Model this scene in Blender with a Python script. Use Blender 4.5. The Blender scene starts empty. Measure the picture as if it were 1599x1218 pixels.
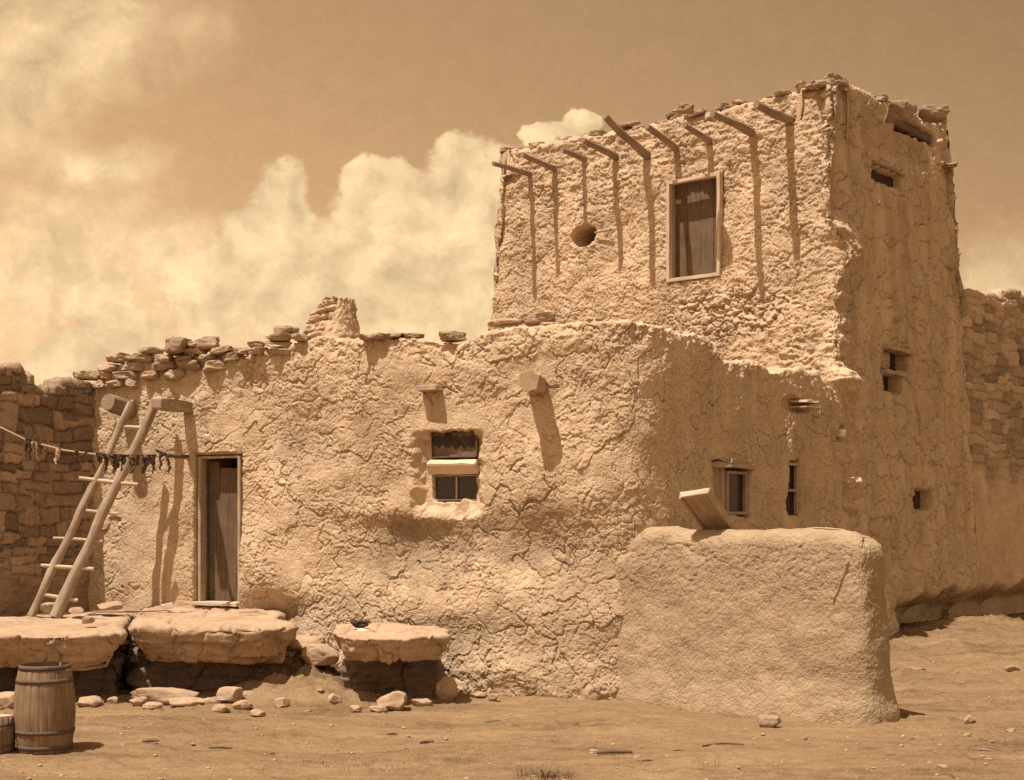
import bpy, bmesh, math, random
import numpy as np
from mathutils import Vector, Matrix

# ------------------------------------------------------------------ camera model (one photo pixel -> a ray)
F, CX, HY, CAMZ = 2180.0, 800.0, 820.0, 2.0
scene = bpy.context.scene
C = scene.collection
A_SIDE = math.radians(39.5)            # plan angle of the tower and of the shaded side walls
A_FRONT = math.radians(25.0)           # plan angle of the low house front
SUN_L = Vector((0.30, 0.225, -0.925)).normalized()

def at(px, py, Y):
    return np.array([(px - CX) / F * Y, Y, CAMZ + (HY - py) / F * Y])

def img(P):
    return CX + F * P[..., 0] / P[..., 1], HY - F * (P[..., 2] - CAMZ) / P[..., 1]

# ------------------------------------------------------------------ noise (numpy)
def _h(ix, iy, seed):
    h = (ix.astype(np.int64) * 374761393 + iy.astype(np.int64) * 668265263 + seed * 974711) & 0xFFFFFFFF
    h = ((h ^ (h >> 13)) * 1274126177) & 0xFFFFFFFF
    h = ((h ^ (h >> 16)) * 2246822519) & 0xFFFFFFFF
    return ((h ^ (h >> 15)) & 0xFFFFFF) / float(0x1000000)

def _h3(ix, iy, iz, seed):
    return _h(ix + iz * 7919, iy + iz * 104729, seed + 17)

def sstep(a, b, x):
    t = np.clip((x - a) / (b - a), 0, 1)
    return t * t * (3 - 2 * t)

def noise2(x, y, seed=0):
    ix, iy = np.floor(x), np.floor(y)
    fx, fy = x - ix, y - iy
    u, v = fx * fx * fx * (fx * (fx * 6 - 15) + 10), fy * fy * fy * (fy * (fy * 6 - 15) + 10)
    def g(dx, dy):
        a = _h(ix + dx, iy + dy, seed) * 2 * math.pi
        return np.cos(a) * (fx - dx) + np.sin(a) * (fy - dy)
    return 1.5 * ((g(0, 0) * (1 - u) + g(1, 0) * u) * (1 - v) + (g(0, 1) * (1 - u) + g(1, 1) * u) * v)

def fbm2(x, y, seed=0, o=4, gain=0.5):
    r, a = 0, 1.0
    for k in range(o):
        r = r + a * noise2(x * 2 ** k + 13.7 * k, y * 2 ** k - 7.1 * k, seed + k)
        a *= gain
    return r

def noise3(x, y, z, seed=0):
    ix, iy, iz = np.floor(x), np.floor(y), np.floor(z)
    fx, fy, fz = x - ix, y - iy, z - iz
    u, v, w = [t * t * (3 - 2 * t) for t in (fx, fy, fz)]
    r = 0
    for dx in (0, 1):
        for dy in (0, 1):
            for dz in (0, 1):
                r = r + _h3(ix + dx, iy + dy, iz + dz, seed) * (u if dx else 1 - u) * (v if dy else 1 - v) * (w if dz else 1 - w)
    return r * 2 - 1

def fbm3(P, s, seed=0, o=4, gain=0.5):
    r, a = 0, 1.0
    for k in range(o):
        q = P * (s * 2 ** k) + 31.3 * k
        r = r + a * noise3(q[..., 0], q[..., 1], q[..., 2], seed + k)
        a *= gain
    return r

def vor2(x, y, seed=0, jit=0.9):
    """F1, F2, random id of the cell, vector to its centre"""
    ix, iy = np.floor(x), np.floor(y)
    f1 = np.full(x.shape, 9.0); f2 = f1.copy(); cid = np.zeros(x.shape); vx = np.zeros(x.shape); vy = np.zeros(x.shape)
    for dx in (-1, 0, 1):
        for dy in (-1, 0, 1):
            cx, cy = ix + dx, iy + dy
            r1, r2 = _h(cx, cy, seed), _h(cx, cy, seed + 5)
            ax, ay = cx + 0.5 + jit * (r1 - 0.5) - x, cy + 0.5 + jit * (r2 - 0.5) - y
            d = np.sqrt(ax * ax + ay * ay)
            m = d < f1
            f2 = np.where(m, f1, np.minimum(f2, d))
            f1 = np.where(m, d, f1); cid = np.where(m, _h(cx, cy, seed + 9), cid)
            vx = np.where(m, ax, vx); vy = np.where(m, ay, vy)
    return f1, f2, cid, vx, vy

# ------------------------------------------------------------------ object helpers
def new_mesh(name, V, Fc, uv=None, smooth=True, attr=None):
    """V (n,3); Fc list of faces or (m,4)/(m,3) int array"""
    me = bpy.data.meshes.new(name)
    V = np.asarray(V, dtype=np.float32)
    if isinstance(Fc, np.ndarray):
        m, k = Fc.shape
        me.vertices.add(len(V)); me.vertices.foreach_set('co', V.ravel())
        me.loops.add(m * k); me.loops.foreach_set('vertex_index', Fc.ravel().astype(np.int32))
        me.polygons.add(m); me.polygons.foreach_set('loop_start', np.arange(0, m * k, k, dtype=np.int32))
        me.update(calc_edges=True)
    else:
        me.from_pydata([tuple(map(float, v)) for v in V], [], Fc); me.update()
    if uv is not None:
        l = me.uv_layers.new(name='UVMap')
        li = np.zeros(len(me.loops), dtype=np.int32); me.loops.foreach_get('vertex_index', li)
        l.data.foreach_set('uv', np.asarray(uv, dtype=np.float32)[li].ravel())
    if attr is not None:
        for an, av in attr.items():
            a = me.attributes.new(an, 'FLOAT', 'POINT'); a.data.foreach_set('value', np.asarray(av, dtype=np.float32).ravel())
    me.polygons.foreach_set('use_smooth', np.full(len(me.polygons), smooth))
    return me

def obj(name, me, mat, parent=None, loc=None):
    o = bpy.data.objects.new(name, me); C.objects.link(o)
    if mat is not None and not me.materials: me.materials.append(mat)
    if parent is not None:
        o.parent = parent
        w = parent['_w'] if '_w' in parent else [0, 0, 0]
        o.location = (-w[0], -w[1], -w[2]) if loc is None else loc
        if loc is None: o['_w'] = [0.0, 0.0, 0.0]
    elif loc is not None:
        o.location = loc
    return o

def tag(o, label=None, cat=None, group=None, kind=None):
    if label: o['label'] = label
    if cat: o['category'] = cat
    if group: o['group'] = group
    if kind: o['kind'] = kind
    return o

def empty(name, loc, label, cat, group=None):
    o = bpy.data.objects.new(name, None); C.objects.link(o); o.empty_display_size = 0.2
    o.location = [float(v) for v in loc]; o['_w'] = [float(v) for v in loc]
    return tag(o, label, cat, group)

def grid_faces(ny, nx, wrap=False):
    j, i = np.meshgrid(np.arange(ny - 1), np.arange(nx if wrap else nx - 1), indexing='ij')
    i2 = (i + 1) % nx
    return np.stack([j * nx + i, j * nx + i2, (j + 1) * nx + i2, (j + 1) * nx + i], -1).reshape(-1, 4)

def boxes_mesh(name, items, bevel=0.006, jit=0.0, seed=1):
    """items: (centre, (axis a, axis b, axis c), (sa, sb, sc)); one mesh; UV v runs along the longest axis"""
    bm = bmesh.new(); rnd = random.Random(seed)
    uvl = bm.loops.layers.uv.new('UVMap')
    for c, ax, sz in items:
        b2 = bmesh.new(); bmesh.ops.create_cube(b2, size=1.0)
        la = max(range(3), key=lambda k: sz[k])
        cuts = min(12, max(0, int(sz[la] / 0.18)))
        if cuts:
            es = [e for e in b2.edges if abs((e.verts[0].co - e.verts[1].co)[la]) > 0.5]
            bmesh.ops.subdivide_edges(b2, edges=es, cuts=cuts, use_grid_fill=True)
        off = rnd.random() * 5
        for v in b2.verts:
            v.co = Vector([v.co[k] * sz[k] + rnd.uniform(-jit, jit) for k in range(3)])
        if bevel: bmesh.ops.bevel(b2, geom=[e for e in b2.edges if len(e.link_faces) == 2 and e.calc_face_angle(0) > 0.6], offset=bevel, segments=2, affect='EDGES', profile=0.6)
        M = Matrix([[float(ax[k][r]) for k in range(3)] for r in range(3)])
        vm = {}
        for v in b2.verts:
            vm[v] = (bm.verts.new(M @ v.co + Vector([float(t) for t in c])), v.co.copy())
        ob = [k for k in range(3) if k != la]
        for f in b2.faces:
            try: nf = bm.faces.new([vm[v][0] for v in f.verts])
            except ValueError: continue
            for l, v in zip(nf.loops, f.verts):
                q = vm[v][1]; l[uvl].uv = (q[ob[0]] + q[ob[1]] + off, q[la] + off)
        b2.free()
    me = bpy.data.meshes.new(name); bm.to_mesh(me); bm.free()
    return me

def tube_mesh(name, pts, rad, n=14, wob=0.0, seed=1, sub=24, rough=0.0, cap=True):
    pts = np.asarray(pts, float); rad = np.broadcast_to(np.asarray(rad, float), (len(pts),))
    seg = np.r_[0, np.cumsum(np.linalg.norm(np.diff(pts, axis=0), axis=1))]
    t = np.linspace(0, seg[-1], sub)
    P = np.stack([np.interp(t, seg, pts[:, k]) for k in range(3)], -1)
    R = np.interp(t, seg, rad)
    if wob:
        for k in range(3): P[:, k] += wob * noise2(t * 1.7 + 5 * k, t * 0 + seed * 3.3 + k, seed)
    T = np.gradient(P, axis=0); T /= np.linalg.norm(T, axis=1)[:, None]
    ref = np.array([0, 0, 1.0]) if abs(T[0, 2]) < 0.9 else np.array([1.0, 0, 0])
    B = np.cross(T, ref); B /= np.linalg.norm(B, axis=1)[:, None]
    N = np.cross(B, T)
    a = np.arange(n) / n * 2 * math.pi
    aa, tt = np.meshgrid(a, t)
    rr = R[:, None] * np.ones_like(aa)
    if rough:
        rr = rr * (1 + rough * fbm2(np.cos(aa) * 2.2 + seed, np.sin(aa) * 2.2 + tt * 2.0, seed, 3))
    V = P[:, None, :] + rr[..., None] * (np.cos(aa)[..., None] * B[:, None, :] + np.sin(aa)[..., None] * N[:, None, :])
    uv = np.stack([aa * R.mean(), tt], -1).reshape(-1, 2)
    faces = [list(f) for f in grid_faces(sub, n, True)]
    V = V.reshape(-1, 3)
    if cap:
        b0 = len(V)
        V = np.vstack([V, V[:n], V[-n:], P[:1], P[-1:]]); uv = np.vstack([uv, uv[:n], uv[-n:], [[0, 0]], [[0, t[-1]]]])
        c0, c1 = len(V) - 2, len(V) - 1
        for k in range(n):
            faces.append([b0 + (k + 1) % n, b0 + k, c0]); faces.append([b0 + n + k, b0 + n + (k + 1) % n, c1])
    return new_mesh(name, V, faces, uv)

_ico = {}
def ico(sub):
    if sub not in _ico:
        bm = bmesh.new(); bmesh.ops.create_icosphere(bm, subdivisions=sub, radius=1.0)
        bm.verts.ensure_lookup_table()
        _ico[sub] = (np.array([v.co[:] for v in bm.verts]), np.array([[v.index for v in f.verts] for f in bm.faces]))
        bm.free()
    return _ico[sub]

def rock_mesh(name, size, seed, sub=4, cuts=9, rough=0.05, p=2.6, strata=0.0, flat=False):
    p = max(p, 3.6); cuts = cuts + 7
    """an angular stone: base at z = 0, size = full extents"""
    rng = np.random.RandomState(seed)
    V0, Fc = ico(sub)
    V = V0.copy()
    nrm = (np.abs(V) ** p).sum(1) ** (1 / p)
    V = V / nrm[:, None]
    for _ in range(cuts):
        n = rng.normal(size=3); n /= np.linalg.norm(n)
        n[2] *= 0.22 if flat else 0.8; n /= np.linalg.norm(n); d = rng.uniform(0.70, 1.02)
        ex = V @ n - d
        V = V - np.where(ex > 0, ex, 0)[:, None] * n * 0.93
    V = V + V0 * (rough * 1.1 * fbm3(V0 + seed * 3.1, 1.5, seed, 3))[:, None]
    V = V - V0 * (rough * 0.9 * np.maximum(0, 0.35 - np.abs(fbm3(V0 + seed * 2.3, 2.2, seed + 8, 2))))[:, None]
    V = V + V0 * (rough * 0.55 * fbm3(V0 + seed * 1.7, 6.0, seed + 4, 3))[:, None]
    mn, mx = V.min(0), V.max(0)
    V = (V - (mn + mx) / 2) / (mx - mn) * np.asarray(size)
    if strata:
        V[:, :2] *= (1 + strata * fbm2(V[:, 2] / 0.05 + seed, V[:, 0] * 0.8, seed, 2))[:, None]
    V[:, 2] += size[2] / 2
    return new_mesh(name, V, Fc)

# ------------------------------------------------------------------ materials
def node(nt, typ, **kw):
    n = nt.nodes.new(typ)
    for k, v in kw.items():
        if k == 'ins':
            for a, b in v.items(): n.inputs[a].default_value = b
        else: setattr(n, k, v)
    return n

def base_mat(name, rough=0.95):
    m = bpy.data.materials.new(name); m.use_nodes = True
    nt = m.node_tree; b = nt.nodes['Principled BSDF']
    b.inputs['Roughness'].default_value = rough
    b.inputs['Specular IOR Level'].default_value = 0.15
    return m, nt, b

def ramp(nt, fac, stops):
    stops = [(p, (c[0] * 1.0, c[1] * 1.025, c[2] * 1.15)) for p, c in stops]
    r = nt.nodes.new('ShaderNodeValToRGB')
    e = r.color_ramp.elements
    while len(e) < len(stops): e.new(0.5)
    for k, (p, c) in enumerate(stops):
        e[k].position = p; e[k].color = (*c, 1)
    nt.links.new(fac, r.inputs[0])
    return r.outputs[0]

def mixc(nt, fac, a, b, mode='MIX'):
    m = nt.nodes.new('ShaderNodeMix'); m.data_type = 'RGBA'; m.blend_type = mode
    for sock, v in ((m.inputs[0], fac), (m.inputs[6], a), (m.inputs[7], b)):
        if hasattr(v, 'is_linked'): nt.links.new(v, sock)
        elif isinstance(v, (int, float)): sock.default_value = v
        else: sock.default_value = (*v, 1)
    return m.outputs[2]

def math_(nt, op, a, b=None, c=None):
    m = nt.nodes.new('ShaderNodeMath'); m.operation = op
    for k, v in enumerate((a, b, c)):
        if v is None: continue
        if hasattr(v, 'is_linked'): nt.links.new(v, m.inputs[k])
        else: m.inputs[k].default_value = v
    return m.outputs[0]

def noise_n(nt, vec, scale, detail=5, rough=0.6, dist=0.0):
    n = node(nt, 'ShaderNodeTexNoise', ins={'Scale': scale, 'Detail': detail, 'Roughness': rough, 'Distortion': dist})
    if vec is not None: nt.links.new(vec, n.inputs['Vector'])
    return n.outputs['Fac']

def earth_mat(name, light, mid, dark, cell=0.0, bump=0.6, dist=0.012, grain=70, tint=False, stretch=None, patch=1.3, streak=0.0, stain_shade=0.0):
    m, nt, b = base_mat(name)
    tc = node(nt, 'ShaderNodeTexCoord'); vec = tc.outputs['Object']
    v2 = vec
    if stretch:
        mp = node(nt, 'ShaderNodeMapping', ins={'Scale': stretch}); nt.links.new(vec, mp.inputs['Vector']); v2 = mp.outputs['Vector']
    n1 = noise_n(nt, v2, patch, 7, 0.65, 0.3)
    n2 = noise_n(nt, v2, patch * 9, 5, 0.65)
    n3 = noise_n(nt, vec, grain, 3, 0.6)
    s = math_(nt, 'ADD', math_(nt, 'MULTIPLY', n1, 0.55), math_(nt, 'ADD', math_(nt, 'MULTIPLY', n2, 0.3), math_(nt, 'MULTIPLY', n3, 0.15)))
    col = ramp(nt, s, [(0.36, dark), (0.5, mid), (0.63, light)])
    if streak:
        ms_ = node(nt, 'ShaderNodeMapping', ins={'Scale': (2.6, 2.6, 0.55)}); nt.links.new(vec, ms_.inputs['Vector'])
        sk = node(nt, 'ShaderNodeMapRange', ins={'From Min': 0.35, 'From Max': 0.62, 'To Min': 1 - streak, 'To Max': 1.04}); nt.links.new(noise_n(nt, ms_.outputs[0], 1.0, 6, 0.62, 0.5), sk.inputs['Value'])
        mm = node(nt, 'ShaderNodeVectorMath', operation='SCALE'); nt.links.new(col, mm.inputs[0]); nt.links.new(sk.outputs[0], mm.inputs['Scale']); col = mm.outputs[0]
    if stain_shade:
        sa = node(nt, 'ShaderNodeAttribute', attribute_name='stain_shade')
        mm = node(nt, 'ShaderNodeVectorMath', operation='SCALE'); nt.links.new(col, mm.inputs[0]); nt.links.new(math_(nt, 'MULTIPLY_ADD', sa.outputs['Fac'], -stain_shade, 1.0), mm.inputs['Scale']); col = mm.outputs[0]
    if tint:
        at_ = node(nt, 'ShaderNodeAttribute', attribute_name='tint')
        k = math_(nt, 'MULTIPLY_ADD', at_.outputs['Fac'], 0.7, 0.62)
        mm = node(nt, 'ShaderNodeVectorMath', operation='SCALE'); nt.links.new(col, mm.inputs[0]); nt.links.new(k, mm.inputs['Scale'])
        col = mm.outputs[0]
    nt.links.new(col, b.inputs['Base Color'])
    hgt = math_(nt, 'ADD', math_(nt, 'MULTIPLY', n3, 0.5), math_(nt, 'MULTIPLY', noise_n(nt, vec, grain * 0.35, 5, 0.7), 0.8))
    if cell:
        wn = node(nt, 'ShaderNodeTexNoise', ins={'Scale': cell * 0.8, 'Detail': 3}); nt.links.new(vec, wn.inputs['Vector'])
        wv = node(nt, 'ShaderNodeVectorMath', operation='MULTIPLY_ADD'); nt.links.new(wn.outputs['Color'], wv.inputs[0])
        wv.inputs[1].default_value = (0.5 / cell,) * 3; nt.links.new(vec, wv.inputs[2])
        vo = node(nt, 'ShaderNodeTexVoronoi', feature='DISTANCE_TO_EDGE', ins={'Scale': cell}); nt.links.new(wv.outputs[0], vo.inputs['Vector'])
        e = node(nt, 'ShaderNodeMapRange', ins={'From Min': 0.0, 'From Max': 0.14}); nt.links.new(vo.outputs['Distance'], e.inputs['Value'])
        hgt = math_(nt, 'ADD', hgt, math_(nt, 'MULTIPLY', e.outputs[0], 0.9))
    bp = node(nt, 'ShaderNodeBump', ins={'Strength': bump, 'Distance': dist}); nt.links.new(hgt, bp.inputs['Height'])
    nt.links.new(bp.outputs[0], b.inputs['Normal'])
    return m

def wood_mat(name, light, dark, bump=0.5, dist=0.006, freq=45):
    m, nt, b = base_mat(name, 0.85)
    tc = node(nt, 'ShaderNodeTexCoord')
    mp = node(nt, 'ShaderNodeMapping', ins={'Scale': (freq, 2.2, 1)}); nt.links.new(tc.outputs['UV'], mp.inputs['Vector'])
    g = noise_n(nt, mp.outputs[0], 1.0, 6, 0.7, 0.4)
    st = noise_n(nt, tc.outputs['Object'], 5, 4, 0.6)
    s = math_(nt, 'ADD', math_(nt, 'MULTIPLY', g, 0.65), math_(nt, 'MULTIPLY', st, 0.35))
    nt.links.new(ramp(nt, s, [(0.35, dark), (0.62, light)]), b.inputs['Base Color'])
    bp = node(nt, 'ShaderNodeBump', ins={'Strength': bump, 'Distance': dist}); nt.links.new(g, bp.inputs['Height'])
    nt.links.new(bp.outputs[0], b.inputs['Normal'])
    return m

M = {}
M['adobe'] = earth_mat('cracked_adobe', (.60, .43, .26), (.53, .37, .215), (.41, .275, .155), cell=19, bump=0.45, dist=0.009, grain=80, streak=0.12, stain_shade=0.32)
M['adobe_tower'] = earth_mat('rough_adobe', (.60, .43, .26), (.52, .36, .21), (.42, .28, .16), cell=15, bump=0.5, dist=0.011, grain=70, streak=0.20)
M['adobe_smooth'] = earth_mat('smooth_adobe', (.42, .297, .172), (.36, .25, .142), (.285, .193, .108), cell=24, bump=0.5, dist=0.009, grain=90)
M['stonewall'] = earth_mat('stone_masonry', (.36, .245, .15), (.29, .19, .115), (.21, .135, .082), cell=0, bump=0.7, dist=0.014, grain=45, tint=True, patch=2.5)
M['rock'] = earth_mat('sandstone', (.47, .32, .19), (.39, .26, .152), (.27, .175, .103), bump=0.6, dist=0.010, grain=40, patch=2.0)
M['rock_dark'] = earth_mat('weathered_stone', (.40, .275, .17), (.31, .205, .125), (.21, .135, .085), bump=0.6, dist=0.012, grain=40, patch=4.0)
m, nt, b = base_mat('dusty_ground', 1.0); b.inputs['Specular IOR Level'].default_value = 0.05
tc = node(nt, 'ShaderNodeTexCoord'); gv = tc.outputs['Object']
mp = node(nt, 'ShaderNodeMapping', ins={'Scale': (0.35, 1.3, 1.0)}); nt.links.new(gv, mp.inputs['Vector']); sv_ = mp.outputs[0]
g1 = noise_n(nt, sv_, 0.9, 8, 0.68, 0.6); g2 = noise_n(nt, sv_, 6.0, 7, 0.7, 0.8); g3 = noise_n(nt, gv, 26, 5, 0.7); g4 = noise_n(nt, gv, 85, 3, 0.6)
gs = math_(nt, 'ADD', math_(nt, 'MULTIPLY', g1, 0.42), math_(nt, 'ADD', math_(nt, 'MULTIPLY', g2, 0.30), math_(nt, 'ADD', math_(nt, 'MULTIPLY', g3, 0.18), math_(nt, 'MULTIPLY', g4, 0.10))))
gc = ramp(nt, gs, [(0.33, (.060, .033, .015)), (0.41, (.155, .092, .044)), (0.475, (.235, .146, .071)), (0.57, (.31, .196, .098))])
nt.links.new(gc, b.inputs['Base Color'])
gh = math_(nt, 'ADD', math_(nt, 'MULTIPLY', g2, 1.6), math_(nt, 'ADD', math_(nt, 'MULTIPLY', g3, 0.8), math_(nt, 'MULTIPLY', g4, 0.3)))
bp = node(nt, 'ShaderNodeBump', ins={'Strength': 0.8, 'Distance': 0.035}); nt.links.new(gh, bp.inputs['Height']); nt.links.new(bp.outputs[0], b.inputs['Normal'])
M['ground'] = m
M['wood'] = wood_mat('weathered_wood', (.46, .33, .21), (.25, .17, .105))
M['wood_pale'] = wood_mat('pale_wood', (.60, .45, .30), (.42, .30, .19))
M['wood_pole'] = wood_mat('weathered_pole', (.44, .315, .20), (.20, .135, .083), bump=0.9, dist=0.01, freq=55)
M['wood_mid'] = wood_mat('old_beam', (.34, .235, .145), (.17, .113, .07), bump=0.8, dist=0.01, freq=40)
M['wood_dark'] = wood_mat('dark_wood', (.185, .118, .066), (.095, .06, .036))
M['wood_barrel'] = wood_mat('barrel_staves', (.30, .19, .105), (.13, .08, .045), freq=30)
M['iron'] = wood_mat('rusty_iron', (.15, .098, .066), (.085, .056, .039), bump=0.2)
M['dried'] = earth_mat('dried_strip', (.14, .088, .058), (.09, .056, .038), (.055, .035, .025), bump=0.4, dist=0.006, grain=60)
M['dried_pale'] = earth_mat('dried_pale', (.50, .37, .25), (.40, .28, .18), (.28, .19, .12), bump=0.4, dist=0.006, grain=60)
M['rope'] = earth_mat('rope', (.55, .41, .27), (.46, .33, .21), (.36, .25, .16), bump=0.4, dist=0.004, grain=120)
M['cloth_dark'] = earth_mat('dark_cloth', (.09, .06, .042), (.06, .04, .03), (.04, .027, .02), bump=0.4, dist=0.006, grain=50)
M['white'] = earth_mat('whitewashed', (.80, .66, .48), (.74, .60, .43), (.64, .50, .35), bump=0.3, dist=0.004, grain=40)
M['plaster'] = earth_mat('pale_plaster', (.66, .49, .31), (.60, .44, .27), (.50, .36, .21), bump=0.4, dist=0.006, grain=50)
M['dark'] = earth_mat('opening_dark_shade', (.07, .045, .031), (.06, .038, .027), (.05, .032, .023), bump=0.2, dist=0.004, grain=30)  # near-black colour that stands in for the shade inside openings
M['grass'] = earth_mat('dry_grass', (.30, .215, .125), (.23, .16, .095), (.16, .11, .066), bump=0.1, dist=0.002, grain=30)
m, nt, b = base_mat('window_glass', 0.12)
b.inputs['Base Color'].default_value = (.055, .036, .026, 1); b.inputs['Specular IOR Level'].default_value = 0.35
nb = node(nt, 'ShaderNodeBump', ins={'Strength': 0.15, 'Distance': 0.01}); nt.links.new(noise_n(nt, None, 6, 2), nb.inputs['Height']); nt.links.new(nb.outputs[0], b.inputs['Normal'])
M['glass'] = m
M['dusty'] = earth_mat('dusty_pane', (.26, .18, .115), (.17, .115, .075), (.09, .06, .04), bump=0.1, dist=0.002, grain=30, patch=9.0)
M['bedrock'] = earth_mat('shade_darkened_bedrock', (.22, .15, .095), (.17, .112, .07), (.11, .073, .047), bump=0.7, dist=0.018, grain=30, patch=3.0)  # shade under the slabs put into the rock colour
m, nt, b = base_mat('water', 0.08)
b.inputs['Base Color'].default_value = (.10, .07, .05, 1); b.inputs['Specular IOR Level'].default_value = 0.5
M['water'] = m

# ------------------------------------------------------------------ walls: a plan path swept up, displaced along its normals
class Wall:
    def __init__(s, pts, steps, sig, batter=0.0, closed=False, ztop=None, zbot=None, zdef=4.0, round_=0.1, bfun=None):
        """pts plan corners; steps sampling step per segment; sig metres of corner rounding; ztop photo profile [(px,py)]"""
        pts = [np.array(p, float) for p in pts]
        segs = list(zip(pts, pts[1:] + pts[:1])) if closed else list(zip(pts[:-1], pts[1:]))
        fine, w = [], []
        for (a, b_), st in zip(segs, steps):
            L = np.linalg.norm(b_ - a); n = max(2, int(L / 0.02))
            for k in range(n): fine.append(a + (b_ - a) * k / n); w.append(L / n / st)
        if not closed: fine.append(pts[-1]); w.append(0)
        fine = np.array(fine)
        k = int(sig / 0.02 * 3) * 2 + 1
        ker = np.exp(-0.5 * ((np.arange(k) - k // 2) * 0.02 / sig) ** 2); ker /= ker.sum()
        if closed: pad = np.vstack([fine[-(k // 2):], fine, fine[:k // 2]])
        else:
            pre = fine[0] + (fine[0] - fine[1]) * np.arange(k // 2, 0, -1)[:, None]; post = fine[-1] + (fine[-1] - fine[-2]) * np.arange(1, k // 2 + 1)[:, None]
            pad = np.vstack([pre, fine, post])
        sm = np.stack([np.convolve(pad[:, d], ker, 'valid') for d in range(2)], -1)
        cw = np.r_[0, np.cumsum(w)][:len(sm)]
        n = int(cw[-1])
        q = np.linspace(0, cw[-1], n, endpoint=not closed)
        s.p = np.stack([np.interp(q, cw, sm[:, d]) for d in range(2)], -1)
        d = np.linalg.norm(np.diff(s.p, axis=0), axis=1); s.s = np.r_[0, np.cumsum(d)]
        if closed: t = (np.roll(s.p, -1, 0) - np.roll(s.p, 1, 0))
        else: t = np.gradient(s.p, axis=0)
        t /= np.linalg.norm(t, axis=1)[:, None]
        s.t = t; s.n = np.stack([t[:, 1], -t[:, 0]], -1)
        s.batter, s.closed, s.zref = batter, closed, 0.0
        s.facing = (s.n * s.p).sum(1) < 0            # seen from the camera
        s.zt = np.full(len(s.p), zdef)
        if ztop is not None:
            xs, ys = zip(*ztop)
            for _ in range(3):
                P = s.pos(np.arange(len(s.p)), s.zt)
                px, _y = img(P)
                zz = CAMZ + (HY - np.interp(px, xs, ys)) / F * P[:, 1]
                s.zt = np.where(s.facing, zz, zdef)
        s.zb = np.full(len(s.p), -0.3) if zbot is None else zbot(s)
        s.round = round_
    def pos(s, i, z):
        q = s.p[i] - s.n[i] * (s.batter * (z - s.zref))[:, None]
        return np.c_[q, z]
    def locate(s, px, py):
        """the point of the bare wall face seen at a photo pixel: s, z, P, tangent, normal"""
        idx = np.where(s.facing)[0]
        z = np.full(len(idx), 3.0)
        for _ in range(5):
            P = s.pos(idx, z); z = CAMZ + (HY - py) / F * P[:, 1]
        X, _ = img(s.pos(idx, z))
        k = np.where(np.abs(X - px) < 6)[0]
        j = k[np.argmin(s.pos(idx, z)[k, 1])] if len(k) else np.argmin(np.abs(X - px))
        c = idx[np.argmin(np.where(np.abs(np.arange(len(X)) - j) < 30, np.abs(X - px), 1e9))]
        jj = np.where(idx == c)[0][0]
        return s.s[c], z[jj], s.pos(np.array([c]), z[jj:jj + 1])[0], np.r_[s.t[c], 0], np.r_[s.n[c], 0]
    def build(s, step, disp, thick=0.35, drop=0.6, fill=None):
        N = len(s.p); idx = np.arange(N)
        H = s.zt - s.zb
        ny = int(np.max(H) / step)
        rows, Z = [], []
        r = s.round
        for v in np.linspace(0, 1, ny):
            z = s.zb + (H - r) * v
            rows.append(s.pos(idx, z)); Z.append(z)
        zt = s.zt - r
        top = s.pos(idx, zt)
        nr = max(3, int(r * 1.57 / step))
        for a in np.linspace(0, math.pi / 2, nr + 1)[1:]:
            P = top.copy(); P[:, :2] -= s.n * (r * (1 - math.cos(a))); P[:, 2] += r * math.sin(a)
            rows.append(P); Z.append(zt + a * r)
        for q in np.linspace(0, 1, max(3, int((thick - r) / (step * 1.8))))[1:]:
            P = top.copy(); P[:, :2] -= s.n * (r + (thick - r) * q); P[:, 2] += r
            rows.append(P); Z.append(zt + r * 1.57 + (thick - r) * q)
        if fill is not None:
            c0, c1 = fill; cd = c1 - c0; last = rows[-1].copy()
            tt = np.clip(((last[:, :2] - c0) @ cd) / (cd @ cd), 0, 1)
            for q in np.linspace(0, 1, 10)[1:]:
                P = last.copy(); P[:, :2] = last[:, :2] * (1 - q) + (c0 + tt[:, None] * cd) * q
                rows.append(P); Z.append(Z[-1] + 0.02)
        nmain = len(rows) - (9 if fill is not None else 0)
        for q in (() if fill is not None else (0.3, 1.0)):
            P = top.copy(); P[:, :2] -= s.n * (thick + 0.05); P[:, 2] += r - drop * q
            rows.append(P); Z.append(zt + r * 1.57 + thick + drop * q)
        P = np.array(rows); Z = np.array(Z); S = np.broadcast_to(s.s, Z.shape)
        du = np.gradient(P, axis=1) if not s.closed else (np.roll(P, -1, 1) - np.roll(P, 1, 1))
        dv = np.gradient(P, axis=0)
        nn = np.cross(du, dv); nn /= np.linalg.norm(nn, axis=2)[..., None] + 1e-9
        # a displacement is (d, tint)
        d, tint = disp(S, Z, P)
        if fill is not None:
            nn[nmain - 2:] = (0, 0, 1.0)
            for q in range(nmain, len(rows)): d[q] = d[nmain - 1] * (1 - (q - nmain + 1) / 9) + 0.012 * fbm2(P[q, :, 0] / 0.15, P[q, :, 1] / 0.15, 5, 3)
        nh = np.zeros_like(nn); nh[..., :2] = s.n[None]
        deep = np.where(d < -0.12, 1.0, 0.0)[..., None]
        V = P + (nn * (1 - deep) + nh * deep) * d[..., None]
        if hasattr(s, 'shift'): V = V + s.shift(S, Z)
        return V.reshape(-1, 3), grid_faces(len(rows), N, s.closed), tint

def cut(S, Z, s0, z0, w, h, soft=0.02, wob=0.0, seed=3):
    if wob:
        S = S + wob * fbm2(S * 6, Z * 6, seed, 3); Z = Z + wob * fbm2(S * 6 + 9, Z * 6, seed + 1, 3)
    return sstep(-soft, soft, w / 2 - np.abs(S - s0)) * sstep(-soft, soft, h / 2 - np.abs(Z - z0))

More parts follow.
